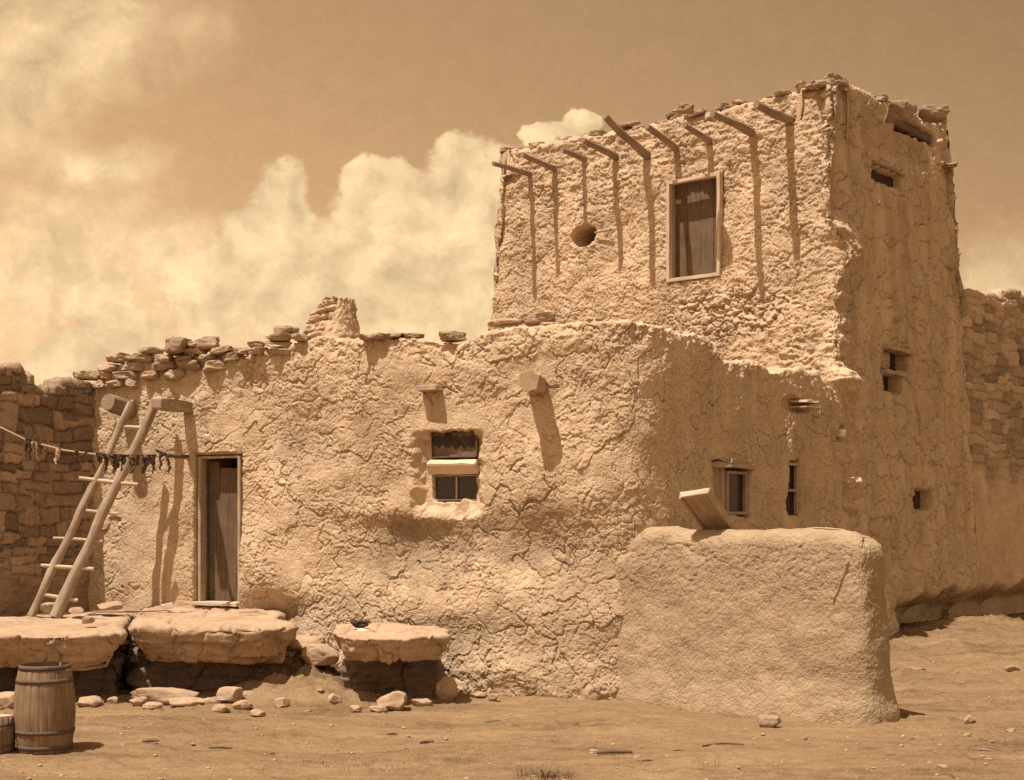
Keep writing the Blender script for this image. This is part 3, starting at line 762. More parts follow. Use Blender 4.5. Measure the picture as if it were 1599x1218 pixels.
# sticks and lintels on the shaded side
def tbox(px, py, w, h, out, mat, seed, name):
    L = tloc(px, py); return obj(name, boxes_mesh(name, [(L[2] + L[4] * (out / 2 - 0.1), (L[3], L[4], Zv), (w, out + 0.2, h))], min(w, h) * 0.25, 0.01, seed), mat, tower)
tbox(1388, 263, 1.1, 0.05, 0.03, M['rock_dark'], 31, 'lintel'); tbox(1402, 547, 1.05, 0.06, 0.08, M['wood'], 32, 'lintel'); tbox(1396, 583, 0.74, 0.06, 0.07, M['wood'], 33, 'sill')
tbox(1432, 203, 1.45, 0.13, -0.06, M['wood_dark'], 34, 'lintel'); tbox(1464, 221, 0.07, 0.06, 0.10, M['white'], 35, 'drain_spout')
tbox(1391, 562, 0.32, 0.3, -0.06, M['wood'], 36, 'shutter')
L = tloc(945, 362); obj('peg', tube_mesh('peg', [L[2] - L[3] * 0.16 + L[4] * .05, L[2] + L[3] * 0.16 + L[4] * 0.07], [0.018, 0.022], 8, 0.01, 3, 10, 0.1), M['wood'], tower)

# ================================================================== low mud wall in front
M0, M1 = np.array([1.22, 15.88]), np.array([3.56, 13.75])
um = (M1 - M0) / np.linalg.norm(M1 - M0); nm = np.array([um[1], -um[0]])      # nm: outward, towards the camera
M0 = M0 - um * 0.40
M1 = M1 - um * 0.03
TH = 0.72
mud = empty('mud_wall', (*((M0 + M1) / 2), 0), 'low thick free-standing mud wall with rounded top, joined to the house corner', 'wall')
mtop = [(900, 880), (975, 862), (988, 838), (1004, 824), (1040, 822), (1060, 828), (1150, 828), (1250, 827), (1290, 828), (1320, 832), (1345, 840), (1362, 852), (1375, 869), (1385, 895), (1500, 895)]
W3 = Wall([M0, M1, M1 - nm * TH, M0 - nm * TH], [0.0115, 0.011, 0.03, 0.05], 0.19, batter=0.065, closed=True, ztop=None, zdef=1.98, round_=0.17)
pxx, _q = img(W3.pos(np.arange(len(W3.p)), W3.zt)); xs, ys = zip(*mtop)
Pm = W3.pos(np.arange(len(W3.p)), W3.zt)
tp = ((W3.p - M0) @ um)
# height along the wall: from the photo profile on the front face, shared by the back
fr = W3.facing & ((W3.n @ nm) > 0.7)
zf = CAMZ + (HY - np.interp(pxx, xs, ys)) / F * Pm[:, 1]
o_ = np.argsort(tp[fr]); W3.zt = np.interp(tp, tp[fr][o_], zf[fr][o_])
mloc = lambda px, py: W3.locate(px, py)
def mud_disp(S, Z, P):
    d = 0.03 * fbm2(S / 0.9, Z / 0.9, 101, 3) + 0.008 * fbm2(S / 0.2, Z / 0.2, 102, 3)
    up = sstep(0.9, 1.7, Z)
    a, _, _ = flakes(S, Z, 0.085, 103, 0.007, 0.18, 0.008, 0.002, 0.6)
    b_, _, _ = flakes(S, Z, 0.045, 104, 0.003, 0.2, 0.006, 0.0, 0.6)
    c, e, _ = flakes(S, Z, 0.33, 105, 0.013, 0.04, 0.004, 0.0, 0.6)
    capm = 1 - 0.8 * sstep(1.86, 1.98, Z)
    d = d + (a * (0.25 + 0.5 * up) + b_ * 0.65 + c * (0.15 + 0.7 * up)) * capm + 0.0025 * fbm2(S / 0.025, Z / 0.025, 106, 2)
    return d + 0.05 * sstep(0.45, 0.0, Z), None
V, Fc, _ = W3.build(0.012, mud_disp, thick=0.18, fill=(M0 - nm * TH / 2 + um * 0.2, M1 - nm * TH / 2 - um * 0.30))
obj('wall_body', new_mesh('wall_body', V, Fc), M['adobe_smooth'], mud)

# ================================================================== shaded stone walls at both sides
LW0 = FL + np.array([0.1, 0.15]); LW1 = FL - uS * 5.5
lw_top = [(-400, 545), (-60, 560), (0, 572), (30, 572), (33, 584), (47, 586), (50, 606), (90, 603), (100, 596), (118, 597), (130, 602), (150, 606), (300, 606)]
W4 = Wall([LW1, LW0], [0.015], 0.05, batter=0.02, ztop=lw_top, zdef=4.0, round_=0.04)
sw = empty('stone_wall', (*LW1, 0), 'dark coursed stone wall in shade behind the foot of the ladder', 'wall')
def lwall_disp(S, Z, P):
    h, cid, e = masonry(S, Z, 11, 0.16, 0.36)
    pl = sstep(1.7, 1.0, Z + 0.25 * fbm2(S / 0.8, Z / 0.8, 12, 3))          # plaster low down
    d = h * (1 - 0.75 * pl) + 0.03 * fbm2(S / 0.5, Z / 0.5, 13, 3) + 0.012 * fbm2(S / 0.08, Z / 0.08, 14, 3)
    L = W4.locate(112, 648); o = round_cut(S, Z, L[0], L[1], 0.32, 0.14, 0.4); d = d * (1 - o) - 0.10 * o
    return d, cid * (1 - pl) + 0.42 * pl
V, Fc, tint = W4.build(0.016, lwall_disp, thick=0.5, drop=0.5)
obj('wall_body', new_mesh('wall_body', V, Fc, attr={'tint': tint}), M['stonewall'], sw)

RW0 = TS - nS * 0.12 - uS * 0.3; RW1 = TS - nS * 0.12 + uS * 6.0
rw_top = [(1400, 455), (1515, 457), (1545, 460), (1562, 464), (1566, 455), (1595, 455), (1599, 470), (1700, 470), (2200, 500)]
W5 = Wall([RW0, RW1, RW1 - nS * 0.6], [0.018, 0.2], 0.04, batter=0.02, ztop=rw_top, zdef=4.5, round_=0.05)
rw = empty('ruined_wall', (*RW1, 0), 'broken stone wall in shade joined to the far end of the tower', 'wall')
def rwall_disp(S, Z, P):
    h, cid, e = masonry(S, Z, 15, 0.17, 0.42)
    pl = sstep(3.3, 2.5, Z + 0.4 * fbm2(S / 0.8, Z / 0.8, 16, 3))
    d = h * (1 - 0.85 * pl) + 0.03 * fbm2(S / 0.5, Z / 0.5, 17, 3) + 0.01 * fbm2(S / 0.08, Z / 0.08, 18, 3)
    d = d + 0.08 * pl
    d = d - 0.6 * sstep(1.0, 0.62, Z + 0.16 * fbm2(S / 0.8, S * 0, 91, 2))
    L = W5.locate(1594, 559); o = cut(S, Z, L[0], L[1], 0.45, 0.26, 0.03, 0.03); d = d * (1 - o) - 0.4 * o
    return d, cid * (1 - pl) + 0.95 * pl
V, Fc, tint = W5.build(0.02, rwall_disp, thick=0.5, drop=0.5)
M['stonewall_right'] = earth_mat('part_plastered_stone', (.46, .32, .195), (.38, .26, .155), (.29, .19, .115), bump=0.7, dist=0.014, grain=45, tint=True, patch=2.0)
obj('wall_body', new_mesh('wall_body', V, Fc, attr={'tint': tint}), M['stonewall_right'], rw)

# ================================================================== ground
def axis(segs):
    out = [segs[0][0]]
    for a, b_, st in segs:
        n = max(1, int(round((b_ - a) / st))); out += list(a + (b_ - a) * (np.arange(n) + 1) / n)
    return np.array(out)
gx = axis([(-300, -40, 20), (-40, -8, 1.0), (-8, 9.5, 0.028), (9.5, 40, 1.0), (40, 300, 20)])
gy = axis([(-60, 0, 5), (0, 9.5, 0.4), (9.5, 13.5, 0.025), (13.5, 18, 0.032), (18, 26, 0.05), (26, 60, 1.5), (60, 400, 20)])
GX, GY = np.meshgrid(gx, gy)
def ground_z(X, Y):
    z = 0.035 * fbm2(X / 3, Y / 2.2, 201, 3) + 0.014 * fbm2(X / 0.9, Y / 0.35, 202, 4)
    st = fbm2(X / 0.5, Y / 0.16, 204, 3); z = z + 0.030 * sstep(0.0, 0.30, st) * sstep(-0.3, 0.4, fbm2(X / 1.6, Y / 0.8, 211, 2))
    lumps = fbm2(X / 0.13, Y / 0.07, 205, 4, 0.6); z = z + 0.010 * lumps * (0.5 + sstep(-0.2, 0.5, fbm2(X / 1.1, Y / 0.5, 213, 2))) + 0.012 * sstep(0.5, 1.1, lumps)
    z = z + 0.33 * sstep(14.5, 20.5, Y) * sstep(2.6, 4.2, X) + 0.22 * np.exp(-((X - 7.3) / 1.1) ** 2 - ((Y - 21.8) / 0.9) ** 2) + sstep(15, 18, Y) * sstep(2.6, 4.2, X) * 0.05 * fbm2(X / 0.5, Y / 0.4, 221, 4, 0.6)
    z = z + 0.36 * np.exp(-((X + 2.55) / 0.75) ** 2 - ((Y - 16.7) / 0.75) ** 2) * (1 + 0.45 * fbm2(X / 0.3, Y / 0.22, 206, 4, 0.6))
    z = z + 0.03 * np.exp(-((X + 2.2) / 0.7) ** 2 - ((Y - 15.7) / 0.5) ** 2) * (1 + 0.5 * fbm2(X / 0.2, Y / 0.2, 207, 3))
    return z
GZ = ground_z(GX, GY)
tag(obj('ground', new_mesh('ground', np.stack([GX, GY, GZ], -1).reshape(-1, 3), grid_faces(len(gy), len(gx))), M['ground']), kind='structure')
gz = lambda x, y: float(ground_z(np.array([float(x)]), np.array([float(y)]))[0])
def on_ground(px, py):
    Y = F * CAMZ / (py - HY)
    for _ in range(8):
        X = (px - CX) / F * Y; Y = F * (CAMZ - gz(X, Y)) / (py - HY)
    return np.array([(px - CX) / F * Y, Y, gz((px - CX) / F * Y, Y)])

# ================================================================== big ledges of bedrock
def ledge(name, ring, z0, z1, seed, under=0.0, label='', cat='rock', zback=0.0, notch=(), round_=0.16, strata=0.035, step=0.02, mat='rock', amp=1.0):
    """a slab: plan ring, swept profile with rounded shoulders; displaced like weathered sandstone"""
    ring = [np.array(p, float) for p in ring]
    Wr = Wall(ring, [step] * len(ring), 0.10, closed=True, zdef=z1)
    n = len(Wr.p); cen = Wr.p.mean(0)
    rows, Zr = [], []
    prof = []
    hgt = z1 - z0
    for q in np.linspace(0, 1, 5): prof.append((-0.75 * (1 - q) - under * 1.0, z0))
    for q in np.linspace(0, 1, max(6, int(hgt / step)))[1:]:
        inset = -under * (1 - q) ** 1.5
        z = z0 + (hgt) * q
        if q > 1 - round_ / hgt:
            t = (q - (1 - round_ / hgt)) / (round_ / hgt); inset -= round_ * (1 - math.sqrt(max(0, 1 - t * t)))
        prof.append((inset, z))
    last = prof[-1][0]
    m = 46
    for q in np.linspace(0, 1, m)[1:]: prof.append((last, z1, q))
    for pr in prof:
        if len(pr) == 2:
            p2 = Wr.p + Wr.n * pr[0]
        else:
            p2 = Wr.p + Wr.n * pr[0]; p2 = p2 + (cen - p2) * pr[2]
        zz = np.full(n, pr[1]); rows.append(np.c_[p2, zz])
    P = np.array(rows)
    du = np.roll(P, -1, 1) - np.roll(P, 1, 1); dv = np.gradient(P, axis=0)
    nn = np.cross(du, dv); nn /= np.linalg.norm(nn, axis=2)[..., None] + 1e-9
    top = sstep(z1 - 0.01, z1 + 0.0, P[..., 2])
    d = 0.04 * fbm3(P, 1.1, seed, 2) + 0.035 * (0.4 - np.abs(fbm3(P, 2.6, seed + 3, 4))) + 0.010 * fbm3(P, 9, seed + 6, 4, 0.55)
    st = fbm2(P[..., 2] / 0.09 + seed, P[..., 0] * 0.5 + P[..., 1] * 0.5, seed + 9, 3)
    d = d + strata * st * (1 - top)
    # fracture joints
    ang = P[..., 0] / 0.75 + 0.35 * fbm2(P[..., 0] / 0.5, P[..., 2] / 0.3, seed + 11, 3)
    f1, f2, cid, _, _ = vor2(ang, P[..., 1] / 1.3 + P[..., 2] / 0.9, seed + 12)
    d = d - 0.07 * np.exp(-((f2 - f1) / 0.035) ** 2) + 0.09 * (cid - 0.5)
    SA = np.broadcast_to(Wr.s, P.shape[:2]); U_ = np.where(top > 0.5, P[..., 0], SA); W_ = np.where(top > 0.5, P[..., 1], P[..., 2])
    fa, _, _ = flakes(U_, W_ * 1.5, 0.42, seed + 20, 0.03, 0.035, 0.055, 0.0, 0.35, 0.0); fb, _, _ = flakes(U_, W_ * 1.6, 0.14, seed + 21, 0.012, 0.05, 0.010, 0.0, 0.4, 0.0)
    bed = np.abs(((P[..., 2] + 0.02 * fbm2(SA / 0.6, P[..., 2] * 0, seed + 22, 3)) / 0.13) % 1.0 - 0.5)
    d = d * (1 - 0.45 * top) * amp + (fa + fb) * (1 - 0.55 * top) * (0.25 + 0.6 * amp) - 0.02 * sstep(0.44, 0.5, bed) * (1 - top)
    V = P + nn * d[..., None]
    V[..., 2] += zback * (P[..., 1] - Wr.p[:, 1].min()) / max(0.1, np.ptp(Wr.p[:, 1])) * sstep(z0, z1, P[..., 2])
    o = obj(name, new_mesh(name, V.reshape(-1, 3), grid_faces(len(rows), n, True)), M[mat])
    return tag(o, label, cat)
def pxy(px, Y): return ((px - CX) / F * Y, Y)
ledge('rock_ledge', [pxy(-260, 15.5), pxy(100, 15.45), pxy(196, 15.75), pxy(192, 16.6), (-5.2, 19.4), (-10.5, 18.2)], 0.38, 0.80, 301, 0.26, 'broad flat-topped sandstone ledge at the left, under the ladder foot', 'rock', 0.04, round_=0.07, strata=0.02, amp=0.65)
ledge('rock_ledge', [pxy(203, 16.0), pxy(300, 15.75), pxy(420, 15.85), pxy(476, 16.3), pxy(440, 17.2), (-2.9, 18.3), (-5.0, 18.9), pxy(203, 17.2)], 0.45, 0.86, 302, 0.24, 'rounded sandstone ledge split by a vertical joint, below the house door', 'rock', 0.06, round_=0.12, amp=0.75)
ledge('stone_slab', [pxy(521, 15.5), pxy(560, 15.2), pxy(640, 15.25), pxy(704, 15.5), pxy(700, 16.3), pxy(600, 16.9), pxy(527, 16.6)], 0.50, 0.775, 303, 0.12, 'thick overhanging sandstone slab like a bench below the house window', 'rock', 0.05, round_=0.04, step=0.016, amp=0.55, strata=0.03)
# set-back bedrock that carries the slabs, its colour darkened to stand for shade
ledge('bedrock', [pxy(-300, 16.4), pxy(190, 16.4), pxy(196, 17.6), (-10, 18.4)], -0.3, 0.46, 304, 0.0, 'shaded set-back bedrock under the left ledge behind the barrel', 'rock', 0, round_=0.05, mat='bedrock')
ledge('bedrock', [pxy(205, 16.6), pxy(330, 16.5), pxy(430, 16.55), pxy(440, 17.4), (-4.9, 18.0)], -0.3, 0.50, 305, 0.0, 'shaded set-back bedrock under the split ledge below the door', 'rock', 0, round_=0.05, mat='bedrock')
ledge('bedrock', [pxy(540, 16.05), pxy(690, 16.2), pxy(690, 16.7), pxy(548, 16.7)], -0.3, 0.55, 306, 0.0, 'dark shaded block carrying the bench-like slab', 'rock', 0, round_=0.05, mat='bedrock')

# ================================================================== loose stones
def put_stone(px, py, Y, w, h, dep, seed, label, mat='rock', name='stone', group=None, z=None, rot=None, sub=4, p=2.6, cuts=9, cat='stone'):
    """w,h in photo px; py = its lower edge"""
    k = Y / F; P = at(px, py, Y)
    me = rock_mesh(name, (w * k, dep, h * k), seed, sub, cuts, 0.06, p)
    o = obj(name, me, M[mat], None, (P[0], P[1] + dep * 0.2, P[2] if z is None else z))
    o.rotation_euler = (0, 0, random.Random(seed).uniform(-0.3, 0.3) if rot is None else rot)
    return tag(o, label, cat, group)
random.seed(11)
def gstone(px, py, w, h, seed, label, **kw):
    g = on_ground(px, py); kw.setdefault('dep', w * g[1] / F * 0.8)
    return put_stone(px, py + h * 0.12, g[1], w, h * 1.15, kw.pop('dep'), seed, label, **kw)
for a in [(417, 1064, 56, 26, 1, 'flat-topped pale stone beside the right end of the split ledge'),
          (612, 1107, 50, 26, 2, 'wedge-shaped pale stone lying in front of the bench-like slab'), (697, 1096, 36, 38, 3, 'upright angular stone at the right foot of the bench-like slab'),
          (727, 1080, 44, 30, 4, 'pale stone at the wall base right of the bench-like slab'), (632, 1085, 40, 38, 5, 'round boulder in the dark hollow under the bench-like slab'),
          (140, 1104, 42, 16, 6, 'flat pale stone on the ground right of the barrel'), (10, 1108, 40, 26, 7, 'pale stone behind the barrel at the left edge'),
          (357, 1097, 40, 24, 8, 'angular pale stone under the right half of the split ledge'), (555, 1112, 20, 10, 9, 'small flat stone in front of the bench-like slab'),
          (402, 1119, 24, 11, 10, 'small dark brick-like stone lying alone on the ground below the door'), (448, 1060, 26, 14, 26, 'small flat stone on the stony slope between ledge and slab')]:
    gstone(*a)
gstone(255, 1100, 110, 26, 12, 'long low stone lying at the foot of the split ledge', dep=0.3)
gstone(300, 1104, 80, 14, 13, 'thin flat stone in front of the long low stone', dep=0.25)
put_stone(470, 1018, 16.7, 80, 24, 0.5, 14, 'layered flat stone wedged between ledge and slab'); put_stone(498, 1040, 16.4, 60, 34, 0.4, 15, 'rounded stone left of the bench-like slab')
put_stone(385, 978, 17.3, 50, 26, 0.5, 16, 'broken edge stone on the ledge under the door corner', sub=4)
gstone(1203, 1136, 38, 18, 17, 'small brick-shaped stone lying before the mud wall', mat='rock_dark', p=4, cuts=4)
gstone(1515, 1131, 18, 14, 18, 'small round stone on the ground at the right edge of the yard'); gstone(1585, 1052, 32, 14, 19, 'dark stone far out at the right', mat='rock_dark')
gstone(1430, 1050, 34, 8, 20, 'flat dark stone just right of the mud wall end', mat='rock_dark'); gstone(1548, 1020, 14, 8, 21, 'small pale stone near the far right wall')
put_stone(170, 957, 17.9, 40, 18, 0.3, 22, 'flat stone on the ledge right of the ladder foot'); put_stone(82, 960, 17.9, 42, 20, 0.3, 23, 'stone lying between the two ladder feet')
put_stone(137, 974, 16.4, 20, 11, 0.14, 24, 'small cube-like dark stone on the front of the left ledge', mat='rock_dark', p=5, cuts=3)
put_stone(120, 958, 17.8, 24, 10, 0.2, 25, 'small stone just right of the ladder foot')
o = obj('block', boxes_mesh('block', [((0, 0, 0.035), (np.array([1, 0, 0]), np.array([0, 1, 0]), Zv), (0.15, 0.08, 0.07))], 0.008, 0.003), M['white'], None, (at(262, 951, 17.6)))
o.rotation_euler = (0, math.radians(-12), 0.3); tag(o, 'small whitish block on the ledge left of the door', 'block')

rnd = random.Random(61)
for q, (px, py) in enumerate([(215, 1102), (238, 1108), (330, 1104), (345, 1112), (388, 1090), (405, 1082), (430, 1092), (462, 1078), (488, 1092), (505, 1074), (522, 1100), (440, 1106), (378, 1108), (590, 1112), (660, 1102), (748, 1090), (770, 1094), (175, 1100)]):
    gstone(px, py, rnd.uniform(16, 40), rnd.uniform(8, 17), 900 + q, 'broken stone in the rubble along the foot of the ledges', group='rubble stones at the foot of the ledges')
# individual small stones and clods on the yard
protos = [rock_mesh('pebble', (0.10, 0.08, 0.045), 400 + q, 3, 8, 0.06) for q in range(7)]
for me in protos: me.materials.append(M['rock_dark'])
rnd = random.Random(5)
n_p = 0
while n_p < 32:
    px, py = rnd.uniform(10, 1590), rnd.uniform(1095, 1212)
    if rnd.random() < 0.4: px, py = rnd.uniform(1400, 1590), rnd.uniform(1010, 1200)
    elif rnd.random() < 0.4: px, py = rnd.uniform(430, 540), rnd.uniform(1050, 1110)
    if 960 < px < 1420 and py < 1150: continue
    if px < 120 and py < 1185: continue
    g = on_ground(px, py)
    o = obj('pebble', protos[n_p % 7], None, None, (g[0], g[1], g[2] - 0.012))
    s_ = rnd.uniform(0.25, 0.95) ** 1.8 * 1.1; o.scale = (s_ * rnd.uniform(0.8, 1.5), s_, s_ * rnd.uniform(0.6, 1.1)); o.rotation_euler = (rnd.uniform(-.2, .2), rnd.uniform(-.2, .2), rnd.uniform(0, 6))
    tag(o, 'small pebble scattered on the dusty yard', 'pebble', 'pebbles scattered over the yard'); n_p += 1
# countless grit
rng = np.random.RandomState(8); Vs, Fs = [], []
V0, F0 = ico(1); off = 0
for q in range(800):
    y = 10.2 + 10 * rng.rand() ** 1.8; x = rng.uniform(-0.42, 0.42) * y
    if 14.8 < y and x < 3.4: continue
    r = 0.006 + 0.016 * rng.rand() ** 2.5
    v = V0 * (1 + 0.35 * (rng.rand(len(V0), 1) - 0.5)) * np.array([r * 1.4, r, r * 0.7]); v += np.array([x, y, gz(x, y) + r * 0.25])
    Vs.append(v); Fs.append(F0 + off); off += len(V0)
tag(obj('grit', new_mesh('grit', np.vstack(Vs), np.vstack(Fs)), M['rock']), 'fine grit strewn over the dusty ground', 'grit', None, 'stuff')

# flat stones stacked along the roof edge
def roof_stone(P, w, d_, h, seed, label, group, mat='rock_dark', yaw=0.0, cat='stone'):
    o = obj('roof_stone', rock_mesh('roof_stone', (w, d_, h), seed, 4, 6, 0.10, 7.0, flat=True), M[mat], None, P)
    r_ = random.Random(seed); o.rotation_euler = (r_.uniform(-.08, .08), r_.uniform(-.10, .10), yaw + r_.uniform(-.3, .3))
    return tag(o, label, cat, group)
htop = [(100, 600), (118, 596), (150, 575), (185, 552), (215, 548), (250, 538), (270, 530), (300, 527), (335, 534), (350, 549), (372, 549), (390, 538), (425, 524), (455, 512), (480, 518), (495, 520)]
hx, hy = zip(*htop)
rnd = random.Random(21); sd = 500
yawF = -A_FRONT
low_profile = [(100, 612), (145, 607), (200, 603), (262, 597), (300, 580), (340, 575), (380, 566), (420, 553), (470, 538), (500, 526), (700, 523)]
bx, by = zip(*low_profile)
py_row, row = 606.0, 0
while py_row > 515:
    px = 106 + rnd.uniform(0, 16)
    ph = rnd.uniform(9.5, 14)
    while px < 492:
        w = rnd.uniform(0.16, 0.46); pw = w * F / 18.5 * 0.92
        c_ = px + pw / 2; top_ = np.interp(c_, hx, hy); low_ = np.interp(c_, bx, by) + 6
        h_ = ph * rnd.uniform(0.8, 1.15)
        if py_row < low_ and py_row - h_ * 0.6 > top_:
            L = HW.locate(min(max(c_, 147), 495), py_row)
            dp = rnd.uniform(.24, .36); q = L[2] - L[4] * (dp / 2 - rnd.uniform(0.10, 0.17))
            if c_ < 147: q = q + np.array([(c_ - 147) / F * q[1], 0, 0])
            roof_stone(tuple(q), w * 1.04, dp, h_ * q[1] / F * 1.06, sd, 'flat weathered stone in the loose pile on the roof edge left of the chimney' if c_ < 410 else 'flat stone on the roof edge beside the chimney base',
                       'stones piled on the house roof edge', rnd.choice(['rock', 'rock_dark', 'rock']), yawF)
            sd += 1
        px += pw
    py_row -= ph
def top_stone(px, py, Y, w, h, seed, label, mat='rock_dark', d_=0.3):
    P = at(px, py, Y); return roof_stone(tuple(P), w * Y / F, d_, h * Y / F, seed, label, None, mat, yawF)
top_stone(275, 552, 18.5, 44, 24, 601, 'large squarish boulder on top of the roof-edge stone pile'); top_stone(322, 548, 18.5, 50, 22, 602, 'large rounded boulder right of the squarish one on the roof-edge pile')
top_stone(448, 524, 18.0, 34, 14, 603, 'dark lump of stone on the roof edge just left of the chimney'); top_stone(706, 533, 17.0, 48, 16, 604, 'loose dark flat stone perched on the roof edge above the window')
for px, py, w, h, s_ in ((590, 531, 40, 9, 605), (615, 529, 34, 8, 606), (640, 529, 46, 9, 607), (575, 533, 22, 9, 608)):
    o = top_stone(px, py, 17.35, w, h, s_, 'thin dark stone in the row on the roof edge right of the chimney'); o['group'] = 'thin stones right of the chimney'
top_stone(842, 506, 16.9, 54, 17, 609, 'dark jagged stone on the roof edge at the foot of the tower')
top_stone(790, 508, 17.0, 60, 10, 610, 'long flat pale stone on the roof edge left of the jagged dark stone', 'rock', 0.4); top_stone(860, 512, 16.8, 40, 8, 611, 'small flat pale stone under the jagged dark stone', 'rock')

# coping stones of the tower
rnd = random.Random(31); sd = 700

for layer in range(2):
    s_run = 0.6 + 0.15 * layer
    while s_run < tcor + 4.7:
        w = rnd.uniform(0.14, 0.42); sm_ = s_run + w / 2
        j = int(np.argmin(np.abs(W2.s - sm_)))
        sidep = W2.s[j] > tcor
        if (layer == 0 or rnd.random() < (0.4 if not sidep else 0.6)):
            P = W2.pos(np.array([j]), W2.zt[j:j + 1])[0]
            q = P[:2] - W2.n[j] * rnd.uniform(0.05, 0.2)
            hh = rnd.uniform(0.06, 0.12)
            yaw = math.atan2(W2.t[j][1], W2.t[j][0])
            roof_stone((q[0], q[1], P[2] - 0.04 + layer * 0.07), w, rnd.uniform(.2, .36), hh, sd, 'flat coping stone along the shaded side of the tower top' if sidep else 'flat coping stone along the sunlit front edge of the tower top',
                       'coping stones on the tower top', rnd.choice(['rock_dark', 'rock_dark', 'rock']), yaw)
            sd += 1
        s_run += w * rnd.uniform(0.8, 1.25)
o = roof_stone(tuple(at(1070, 176, 20.6)), 0.26, 0.3, 0.12, 790, 'dark lump of stone on the tower edge above the boarded opening', None)
for px, py, w, h, s_ in ((1405, 190, 44, 30, 791), (1455, 188, 50, 20, 792)):
    o = roof_stone(tuple(at(px, py, 20.9 if px < 1420 else 21.6)), w / 100, 0.4, h / 100, s_, 'dark block of stone on the shaded tower top, %s' % ('nearer the front corner' if px < 1420 else 'at the far end'), None)

# ================================================================== ladder
FY = 17.85
def lp(px, py, t): return at(px, py, FY + (18.36 - FY) * t)
lad = empty('ladder', at(66, 966, FY), 'rustic pole ladder leaning against the house beside the door', 'ladder')
pl = [lp(48, 963, 0), lp(125, 800, .48), lp(207, 628, 1.0)]; pr_ = [lp(86, 966, -.05), lp(165, 795, .5), lp(250, 618, 1.02)]
obj('pole', tube_mesh('pole', pl, [0.054, 0.052, 0.05], 12, 0.024, 4, 40, 0.24), M['wood_pole'], lad)
obj('pole', tube_mesh('pole', pr_, [0.082, 0.064, 0.062], 12, 0.022, 9, 40, 0.24), M['wood_pole'], lad)
for x0, y0, x1, y1, r, t in [(193, 666, 246, 670, .026, .88), (124, 747, 215, 757, .030, .62), (134, 797, 184, 802, .022, .47), (83, 840, 160, 845, .019, .34), (64, 883, 146, 889, .027, .2), (64, 928, 122, 938, .027, .09)]:
    obj('rung', tube_mesh('rung', [lp(x0, y0, t), lp((x0 + x1) / 2, (y0 + y1) / 2, t), lp(x1, y1, t)], [r * 0.85, r, r * 0.9], 9, 0.012, x0, 14, 0.08), M['wood_pale'], lad)

# ================================================================== line with drying strips
def rope_y(px): return 17.05 + 0.25 * (px / 270.0)
rp = [(-120, 640), (0, 667), (45, 689), (100, 703), (160, 711), (215, 713), (262, 711)]
rpx, rpy = zip(*rp)
line = empty('drying_line', at(45, 689, rope_y(45)), 'pale sagging line stretched in front of the ladder to a forked stick', 'line')
obj('rope', tube_mesh('rope', [at(x, y, rope_y(x)) for x, y in rp], 0.011, 8, 0.0, 3, 60, 0.15), M['rope'], line)
e_ = at(262, 711, rope_y(262)); wl = HW.locate(285, 712)
obj('stick', tube_mesh('stick', [wl[2] - wl[4] * 0.2, e_ + np.array([-.02, -.03, 0.0]), at(243, 703, rope_y(262) - .15)], [0.028, 0.024, 0.018], 9, 0.01, 5, 16, 0.1), M['wood_dark'], line)
def strip_mesh(seed, ln, wd):
    rng = np.random.RandomState(seed)
    n, m = 14, 8
    t = np.linspace(0, 1, n)
    cx = np.cumsum(rng.uniform(-.012, .012, n)); cy = np.cumsum(rng.uniform(-.010, .010, n))
    w = wd * (0.55 + 0.6 * rng.rand(n)) * (1 - 0.55 * t ** 2); th = w * 0.45
    tw_ = np.cumsum(rng.uniform(-.35, .35, n))
    a = np.arange(m) / m * 2 * math.pi
    V = []
    for q in range(n):
        ex, ey = np.cos(a) * w[q], np.sin(a) * th[q]
        c_, s_ = math.cos(tw_[q]), math.sin(tw_[q])
        V.append(np.stack([cx[q] + ex * c_ - ey * s_, cy[q] + ex * s_ + ey * c_, np.full(m, 0.02 - t[q] * ln)], -1))
    V = np.array(V); fs = [list(f) for f in grid_faces(n, m, True)] + [list(range(m)), list(range((n - 1) * m, n * m))[::-1]]
    return new_mesh('dried_strip', V.reshape(-1, 3), fs)
rnd = random.Random(77)
sp = [(42, 22, 0), (47, 30, 0), (53, 24, 1), (58, 30, 1), (63, 18, 0), (92, 26, 1), (118, 10, 0), (134, 12, 0)] + [(150 + 5.2 * q + rnd.uniform(-2, 2), rnd.choice([12, 16, 20, 26, 30]), 0) for q in range(22)]
for x, ln, pale in sp:
    Y = rope_y(x); y = np.interp(x, rpx, rpy)
    me = strip_mesh(int(x * 7), ln * Y / F, rnd.uniform(.030, .052)); 
    o = obj('dried_strip', me, M['dried_pale' if pale else 'dried'], None, at(x, y, Y - 0.005)); o.rotation_euler = (0, rnd.uniform(-.15, .15), rnd.uniform(0, 3))
    tag(o, 'pale thin dried strip hanging from the line before the dark stone wall' if pale else ('dark shrivelled strip hanging from the line before the dark stone wall' if x < 145 else 'dark shrivelled strip in the dense bunch hanging on the line in front of the ladder'), 'dried strip', 'dried strips hanging on the line')

